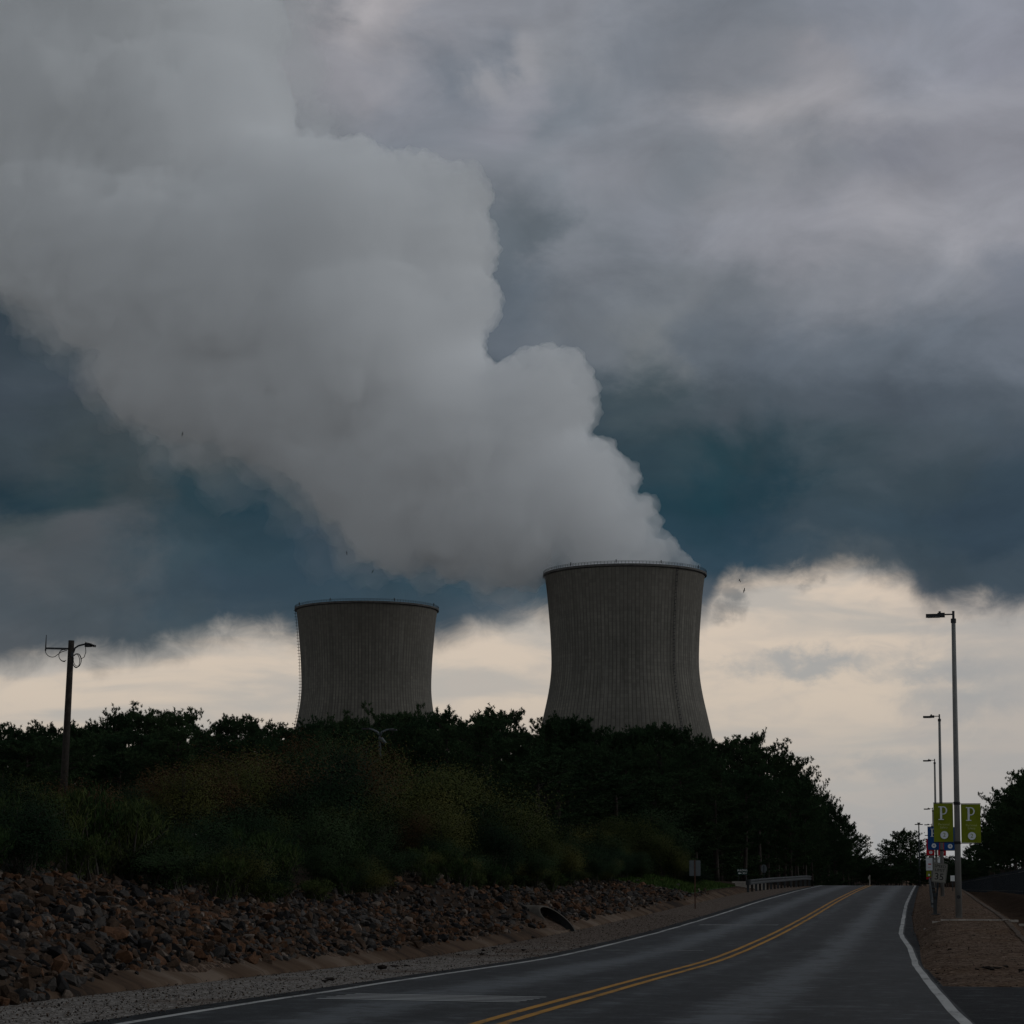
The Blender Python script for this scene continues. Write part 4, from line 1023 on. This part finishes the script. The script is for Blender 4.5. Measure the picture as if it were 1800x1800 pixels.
def lamp(i):
    Yp = LAMP_D[i] / math.cos(YAW) * .985; X = LAMP_X[i]
    z0 = zt(X, Yp)
    words = ['nearest grey lamp post with green P banners and one arm over the road', 'second grey lamp post with blue banners beside the road', 'third grey lamp post with red banners beside the road', 'fourth lamp post along the road, past the crest, with a white banner', 'fifth lamp post along the road, far past the crest, with a green banner', 'sixth lamp post along the road, far past the crest, with a red banner', 'farthest small lamp post of the row beside the road']
    hgt = LH if i < 3 else [7.6, 7.8, 7.85, 8.1][i - 3]
    e = thing('lamp_post', words[i], 'lamp post', (X, Yp, z0), 0, 'lamp posts along the road')
    b = MB(); b.tube([(0, 0, -.1), (0, 0, hgt)], [.10, .062], 14)
    po = b.obj('pole', M['pole'], e, True)
    b = MB(); b.lathe([(.0, .07), (.075, .07), (.08, .05), (.08, -.06), (.06, -.06)], 14, (0, 0, hgt)); b.obj('pole_cap', M['darkmetal'], po)
    b = MB(); b.tube([(0, 0, hgt + .05), (0, 0, hgt + .3)], .038, 8); b.tube([(0, 0, hgt + .2), (-.26, 0, hgt + .2)], .022, 8); b.obj('arm', M['darkmetal'], e)
    b = MB(); b.box((-.53, 0, hgt + .17), (.56, .26, .09)); b.box((-.36, 0, hgt + .195), (.22, .2, .1)); b.tube([(-.4, 0, hgt + .22), (-.4, 0, hgt + .3)], .035, 8); 
    hd = b.obj('lamp_head', M['darkmetal'], e)
    b = MB(); b.box((-.58, 0, hgt + .120), (.36, .2, .012)); b.obj('lens', material('lamp lens', (.4, .4, .38), .3, .05, 3, coord='obj') if i == 0 else bpy.data.materials['lamp lens'], hd)
    if i == 0:
        b = MB(); b.tube([(0, -.098, .62), (0, -.112, .62)], .055, 14); b.obj('access_cover', M['darkmetal'], e)
    bn = BAN[i]
    if not bn: return
    zc = (2.82 if i == 0 else 2.9) if i < 3 else [2.75, 2.75, 2.8][i - 3]
    for s in (-1, 1):
        cx = s * .40
        mt = {'green': M['green'], 'blue': M['blue'], 'red': M['red'], 'white': M['bannerwhite']}[bn[0]]
        bo = link('banner', banner_mesh(mt, i * 3 + s), e); bo.location = (cx, 0, zc - (.03 if s > 0 else 0))
        for zz_ in (-.585, .585):
            b = MB(); b.tube([(-s * .40, 0, zz_), (s * .29, 0, zz_)], .014, 6); b.tube([(-s * .40, 0, zz_ - .03), (-s * .40, 0, zz_ + .03)], .098, 12)
            b.obj('bracket', M['darkmetal'], bo)
        if bn[1] and i < 3:
            lt = (serif_R if bn[1] == 'R' else serif_P)(.30, .40).obj('initial', M['bannerwhite'], bo); lt.location = (.02, -.045, .28)
            if i == 0:
                for q, (wd, zz_) in enumerate((('Personal', -.055), ('Safety', -.145))):
                    t_ = link('lettering', text_mesh(wd, .095, None, .001, bpy.data.materials['faint banner print'] if 'faint banner print' in bpy.data.materials else material('faint banner print', (.40, .43, .18), .75, .05, 3, coord='obj')), bo); t_.location = (.01, -.043, zz_)
        if i < 3 or i == 4:
            b = MB(); b.tube([(0, -.045, 0), (0, -.040, 0)], .115, 24); em = b.obj('emblem', M['bannerwhite'], bo); em.location = (.02, 0, -.37)
            if bn[3]:
                t_ = link('numeral', text_mesh(bn[3], .17, None, .001, mt), bo); t_.location = (.02, -.048, -.37)
        if bn[0] == 'white':
            b = MB(); b.box((.0, -.028, .0), (.34, .004, .10)); b.box((0, -.028, -.28), (.25, .004, .03)); b.obj('print', M['red'], bo)
for i in range(7): lamp(i)

# ------------------------------------------------------------------ signs
def plate(w, h, r_=.03, th=.004):
    pts = []
    for cx, cz, a0 in ((w/2-r_, h/2-r_, 0), (-w/2+r_, h/2-r_, 90), (-w/2+r_, -h/2+r_, 180), (w/2-r_, -h/2+r_, 270)):
        for k in range(5): a = R(a0 + 90 * k / 4); pts.append((cx + r_ * math.cos(a), cz + r_ * math.sin(a)))
    return MB().poly(pts, -th / 2, th / 2)
# leaning speed limit sign
Ys = 69.5; Xs = .25
e = thing('speed_limit_sign', 'leaning SPEED LIMIT 35 sign on a dark post in a grey sleeve', 'road sign', (Xs, Ys, zt(Xs, Ys)))
b = MB(); b.box((0, 0, .22), (.115, .115, .46)); b.box((.03, 0, .0), (.3, .25, .03)); b.obj('sleeve', M['metal'], e)
lean = R(6.0); L = Matrix.Rotation(lean, 3, 'Y')
b = MB(); b.box(L @ Vector((0, 0, .80)), (.06, .045, 1.2), 0, L); b.obj('post', M['fence'], e)
pl = plate(.46, .62).obj('sign_plate', M['offwhite'], e); pl.location = L @ Vector((.02, -.035, 1.32)) ; pl.rotation_euler = (0, R(7.5), 0)
b = MB()
for (cx, cz, w_, h_) in ((0, .292, .43, .008), (0, -.292, .43, .008), (-.213, 0, .008, .576), (.213, 0, .008, .576)): b.box((cx, -.004, cz), (w_, .003, h_))
b.obj('border', M['black'], pl)
for wd, sz, zz_ in (('SPEED', .125, .20), ('LIMIT', .125, .075), ('35', .30, -.135)):
    t_ = link('lettering', text_mesh(wd, sz, {'SPEED': .36, 'LIMIT': .30, '35': .27}[wd], .002, M['black']), pl); t_.location = (0, -.006, zz_)

# sign seen from behind on the left shoulder
p = ground_hit(1222, 1597)
e = thing('road_sign', 'back of a blank grey sign on a rusty post beside the left shoulder', 'road sign', p)
b = MB(); b.box((0, 0, .98), (.05, .04, 2.06)); b.obj('post', M['rustpost'], e)
pl = plate(.46, .64).obj('sign_plate', M['signback'], e); pl.location = (0, .03, 1.66)
# building sign
def ground_z(px, py, d): q = at(px, py, d); return q
q = at(1305, 1547, 150); 
e = thing('direction_sign', 'small dark BUILDING 301 sign with a left arrow before the pines', 'sign', (q.x, q.y, zt(q.x, q.y)))
zb = at(1305, 1532.5, 150).z - e.location.z
b = MB()
for s in (-.27, .27): b.box((s, .02, zb / 2 - .05), (.05, .04, zb + .2))
b.obj('post', M['darkmetal'], e)
pl = plate(.74, .44, .02, .02).obj('board', M['darkgreen'], e); pl.location = (0, 0, zb)
for wd, sz, x_, z_, wdt in (('BUILDING', .18, 0, .1, .66), ('301', .18, .16, -.1, .26)):
    t_ = link('lettering', text_mesh(wd, sz, wdt, .002, M['white']), pl); t_.location = (x_, -.014, z_)
b = MB(); b.poly([(-.30, -.1), (-.2, -.03), (-.2, -.075), (-.06, -.075), (-.06, -.125), (-.2, -.125), (-.2, -.17)], -.016, -.011); b.obj('arrow', M['white'], pl)
# stop sign seen from behind
q = at(1343, 1550, 165); e = thing('stop_sign', 'back of an octagonal grey sign on a thin post before the pines', 'road sign', (q.x, q.y, zt(q.x, q.y)))
zb = at(1343, 1527, 165).z - e.location.z
b = MB(); b.box((0, -.02, zb / 2), (.06, .04, zb + .5)); b.obj('post', M['fence'], e)
oct_ = [(.24 * math.cos(R(22.5 + 45 * k)), .34 * math.sin(R(22.5 + 45 * k))) for k in range(8)]
pl = MB().poly(oct_, 0, .01).obj('sign_plate', M['signback'], e); pl.location = (0, .01, zb)
# marker post on the crest
q = at(1529, 1555, 172); e = thing('marker_post', 'thin pale marker post with a small box at the road crest', 'post', (q.x, q.y, zt(q.x, q.y)))
b = MB(); b.box((0, 0, .45), (.08, .08, .95)); b.obj('post', M['concrete'], e)
b = MB(); b.box((-.07, 0, .72), (.12, .1, .24)); b.obj('box', M['offwhite'], e)
# little white notices on the right
for k, (px_, y0, y1, w_, d, lb) in enumerate(((1674.5, 1539, 1549, .25, 130, 'small white notice on a thin post left of the black fence'), (1648, 1511.5, 1515.5, .45, 175, 'wide low white notice above the speed limit sign'))):
    q = at(px_, y1, d); e = thing('notice', lb, 'sign', (q.x, q.y, zt(q.x, q.y)))
    z0, z1 = at(px_, y1, d).z - e.location.z, at(px_, y0, d).z - e.location.z
    b = MB(); b.box((0, .03, z1 / 2), (.05, .04, z1)); b.obj('post', M['metal'], e)
    pl = plate(w_, z1 - z0, .02).obj('board', M['white'], e); pl.location = (0, 0, (z0 + z1) / 2)

# ------------------------------------------------------------------ guardrails
def guardrail(pts, tops, name_label, end_down):
    e = thing('guardrail', name_label, 'guardrail', (pts[0][0], pts[0][1], 0))
    o = Vector((pts[0][0], pts[0][1], 0))
    prof = [(0, .155), (.07, .12), (.07, .06), (.0, .02), (0, -.02), (.07, -.06), (.07, -.12), (0, -.155)]
    n_ = len(prof); vs = []; dense = []
    for (a, ta), (c, tc) in zip(zip(pts, tops), zip(pts[1:], tops[1:])):
        k = max(2, int((Vector(c) - Vector(a)).length / 1.9))
        dense += [(Vector(a).lerp(Vector(c), i / k), ta + (tc - ta) * i / k) for i in range(k)]
    dense.append((Vector(pts[-1]), tops[-1]))
    side = 1 if pts[0][0] < -3 else -1
    for p_, tz_ in dense:
        for off, h_ in prof: vs.append((p_.x - o.x + side * off, p_.y, zt(p_.x, p_.y) + tz_ - .155 + h_))
        for off, h_ in prof: vs.append((p_.x - o.x + side * (off - .012), p_.y, zt(p_.x, p_.y) + tz_ - .155 + h_))
    for v_ in range(len(vs)): vs[v_] = (vs[v_][0], vs[v_][1] - o.y, vs[v_][2])
    fs = []; m_ = 2 * n_
    for j in range(len(dense) - 1):
        for i in range(n_ - 1):
            fs.append((j*m_+i, j*m_+i+1, (j+1)*m_+i+1, (j+1)*m_+i)); fs.append((j*m_+n_+i+1, j*m_+n_+i, (j+1)*m_+n_+i, (j+1)*m_+n_+i+1))
        for i in (0, n_ - 1): fs.append((j*m_+i, (j+1)*m_+i, (j+1)*m_+n_+i, j*m_+n_+i))
    MB().add(vs, fs).obj('rail', M['metal'], e, True)
    for j, (p_, tz_) in enumerate(dense):
        if tz_ < .35: continue
        g = zt(p_.x, p_.y); b = MB(); b.box((p_.x - o.x - side * .09, p_.y - o.y, g + tz_ / 2 - .05), (.14, .10, tz_ + .06)); b.obj('post', M['wood'] if j % 2 else M['metal'], e)
    if end_down is False:
        b = MB(); a = 0; p_ = dense[0][0]; g = zt(p_.x, p_.y)
        b.lathe([(.16, -.16), (.16, .16), (.13, .16), (.13, -.16)], 14, (side * -.05, -.05, g + tops[0] - .155)); b.obj('end_cap', M['metal'], e)
guardrail([(-10.2, 126), (-9.7, 138), (-9.1, 152), (-8.75, 166)], [.72, .74, .74, .74], 'galvanised guardrail along the left shoulder near the road crest', False)
guardrail([(.22, 81), (.2, 86), (.18, 95), (.2, 130), (.22, 172)], [.30, .5, .7, .72, .72], 'galvanised guardrail with a turned-down end on the right verge', True)

# concrete headwall by the side road
q = at(1320, 1558, 138)
b = MB(); b.box((0, 0, -.05), (2.0, .3, .55)); b.box((-.1, .02, .26), (2.2, .4, .1))
o = b.obj('headwall', M['concrete']); o.location = (q.x, q.y, q.z); tag(o, 'low pale concrete headwall behind the left guardrail end', 'wall')

# ------------------------------------------------------------------ black fence on the right
e = thing('fence', 'long black steel picket fence below the pines on the right', 'fence', (6.6, 100, 0))
b = MB(); pb = []
yy = 100.0
while yy < 460:
    g = zt(6.6, yy); b.box((0, yy - 100, g + .9), (.02, .03, 1.75)); yy += .16 if yy < 220 else .4
for hh in (.25, 1.6):
    b.tube([(0, y_ - 100, zt(6.6, y_) + hh) for y_ in range(100, 462, 6)], .022, 4)
b.obj('pickets', M['fence'], e)
for y_ in np.arange(100, 461, 4.8):
    MB().box((0, y_ - 100 + .07, zt(6.6, y_) + .92), (.065, .065, 1.95)).obj('fence_post', M['fence'], e)

# ------------------------------------------------------------------ utility pole
ud = 85.0; pt = at(125, 1126, ud); pb_ = at(112.5, 1345, ud)
g = zt(pt.x, pt.y); up = thing('utility_pole', 'leaning wooden utility pole with antennas and looped cables above the bushes', 'utility pole', (pt.x, pt.y, g))
loc = lambda px_, py_, dd=0: at(px_, py_, ud + dd) - Vector((pt.x, pt.y, g))
topv = loc(125.5, 1126); dirv = (topv - loc(115, 1330)).normalized(); basev = topv - dirv * (topv.z / dirv.z + .3)
b = MB(); b.tube([basev, basev.lerp(topv, .5), topv], [.17, .14, .115], 14); b.obj('pole', M['wood'], up, True)
b = MB(); b.box((loc(80, 1140) + loc(121, 1140)) / 2, ((loc(121, 1140) - loc(80, 1140)).length, .06, .07), 0, Matrix.Rotation(YAW + R(12), 3, 'Z')); b.tube([loc(120, 1136), loc(130, 1136)], .03, 6); b.obj('side_arm', M['metal'], up)
b = MB(); b.tube([loc(80, 1144), loc(81.5, 1116)], [.03, .012], 6); b.obj('whip_antenna', M['darkmetal'], up)
b = MB(); b.tube([loc(129, 1147), loc(132, 1139), loc(138, 1135), loc(150, 1132)], .035, 7); b.obj('curved_arm', M['darkmetal'], up)
b = MB(); b.tube([loc(149, 1131), loc(169, 1136)], .025, 6)
for k, xx in enumerate((151, 153.5, 156, 158.5, 161, 163.5, 166)):
    yy_ = 1131.5 + (xx - 150) * .25; L_ = 3.4 - k * .2
    b.tube([loc(xx - 1.3, yy_ - L_, -.25), loc(xx + 1.3, yy_ + L_, .25)], .016, 5); b.tube([loc(xx - 2, yy_ + L_ * .6, .2), loc(xx + 2, yy_ - L_ * .6, -.2)], .016, 5)
b.box(loc(155, 1134), (.22, .2, .14)); b.obj('yagi_antenna', M['darkmetal'], up)
def loop(cx, cy, rx, ry, a0, a1, n_=22): return [loc(cx + rx * math.cos(R(a0 + (a1 - a0) * k / n_)), cy + ry * math.sin(R(a0 + (a1 - a0) * k / n_)), -.15 - .05 * k / n_) for k in range(n_ + 1)]
for pts in (loop(92, 1142, 12.5, 13, 180, 60), [loc(98, 1153, -.15), loc(108, 1146, -.15), loc(118, 1143, -.15)], loop(112, 1152, 8.5, 10, 60, 290), loop(113, 1152, 9.5, 11, 80, 270), loop(135, 1161, 7.5, 12, -140, 200), loop(136, 1160, 7, 11, -140, 200), loop(134, 1162, 6, 12, -100, 150), [loc(150, 1133, -.1), loc(151, 1146, -.15), loc(148, 1155, -.2), loc(143, 1158, -.2)]):
    MB().tube(pts, .014, 5).obj('cable', M['black'], up, True)
b = MB(); b.box(loc(127, 1150, -.16), (.08, .08, .2)); b.obj('junction_box', M['metal'], up)

# twin-arm area lamp rising out of the thicket
ld = 140.0; q = at(668, 1296, ld); g = zt(q.x, q.y)
e = thing('area_lamp', 'grey twin-arm lamp poking out of the thicket before the left cooling tower', 'lamp post', (q.x, q.y, g))
l2 = lambda px_, py_, dd=0: at(px_, py_, ld + dd) - Vector((q.x, q.y, g))
b = MB(); b.tube([Vector((0, 0, 0)), l2(668, 1292)], [.12, .09], 10); b.obj('pole', M['metal'], e, True)
for pts, nm in (([l2(666, 1292), l2(664, 1287), l2(656, 1283), l2(645, 1280.5)], 'arm'), ([l2(669, 1292), l2(671, 1287), l2(680, 1283), l2(692, 1282)], 'arm')):
    MB().tube(pts, [.09, .075, .07, .06], 8).obj(nm, M['signback'], e, True)
for pts in ([l2(648, 1281.5, -.2), l2(639, 1280.5, -.2)], [l2(684, 1283, -.2), l2(697, 1283, -.2)]):
    MB().box((pts[0] + pts[1]) / 2, (.5, .3, .1)).obj('lamp_head', M['darkmetal'], e)
MB().tube([l2(667, 1295), l2(672, 1300), l2(677, 1307)], [.12, .11, .12], 8).obj('brace', M['signback'], e, True)

# high mast light far behind the crest
md_ = 520.0; q = at(1615, 1447, md_); g = zt(q.x, q.y)
e = thing('mast_light', 'tall thin mast light with a flat crosspiece beyond the road crest', 'mast light', (q.x, q.y, g))
b = MB(); b.tube([(0, 0, 0), (0, 0, q.z - g)], [.28, .14], 10); b.obj('mast', M['metal'], e, True)
b = MB(); b.box((0, 0, q.z - g - .3), (1.9, .5, .22)); b.box((0, 0, q.z - g), (.7, .4, .3)); b.obj('lamp_head', M['darkmetal'], e)

# ------------------------------------------------------------------ birds
def bird_mesh():
    b = MB(); b.tube([(0, -.22, 0), (0, -.1, .01), (0, .05, .01), (0, .2, 0)], [.01, .045, .05, .012], 7)
    for s in (-1, 1): b.add([(0, -.06, .03), (s * .25, -.1, .14), (s * .5, .04, .05), (s * .24, .06, .13), (0, .08, .03), (s * .24, .0, .15)], [(0, 1, 5), (1, 2, 5), (2, 3, 5), (3, 4, 5), (4, 0, 5)])
    return b.mesh('bird', M['bird'])
bmsh = bird_mesh()
for k, (px_, py_, d, wh) in enumerate(((1300, 1021, 330, 'upper of two dark birds flying right of the right-hand cooling tower'), (1308, 1038, 330, 'lower of two dark birds flying right of the right-hand cooling tower'), (321, 763, 380, 'lone dark bird flying far left below the steam plume'), (561, 919, 420, 'tiny dark bird flying above left of the left cooling tower'), (610, 972, 430, 'tiny dark bird flying just above the left cooling tower rim'), (655, 1004, 430, 'tiny dark bird flying highest over the middle of left tower'))):
    o = link('bird', bmsh); o.location = at(px_, py_, d); o.rotation_euler = (R(20), R(35 + 20 * k), R(70 + 50 * k)); tag(o, wh, 'bird', 'birds in the sky')
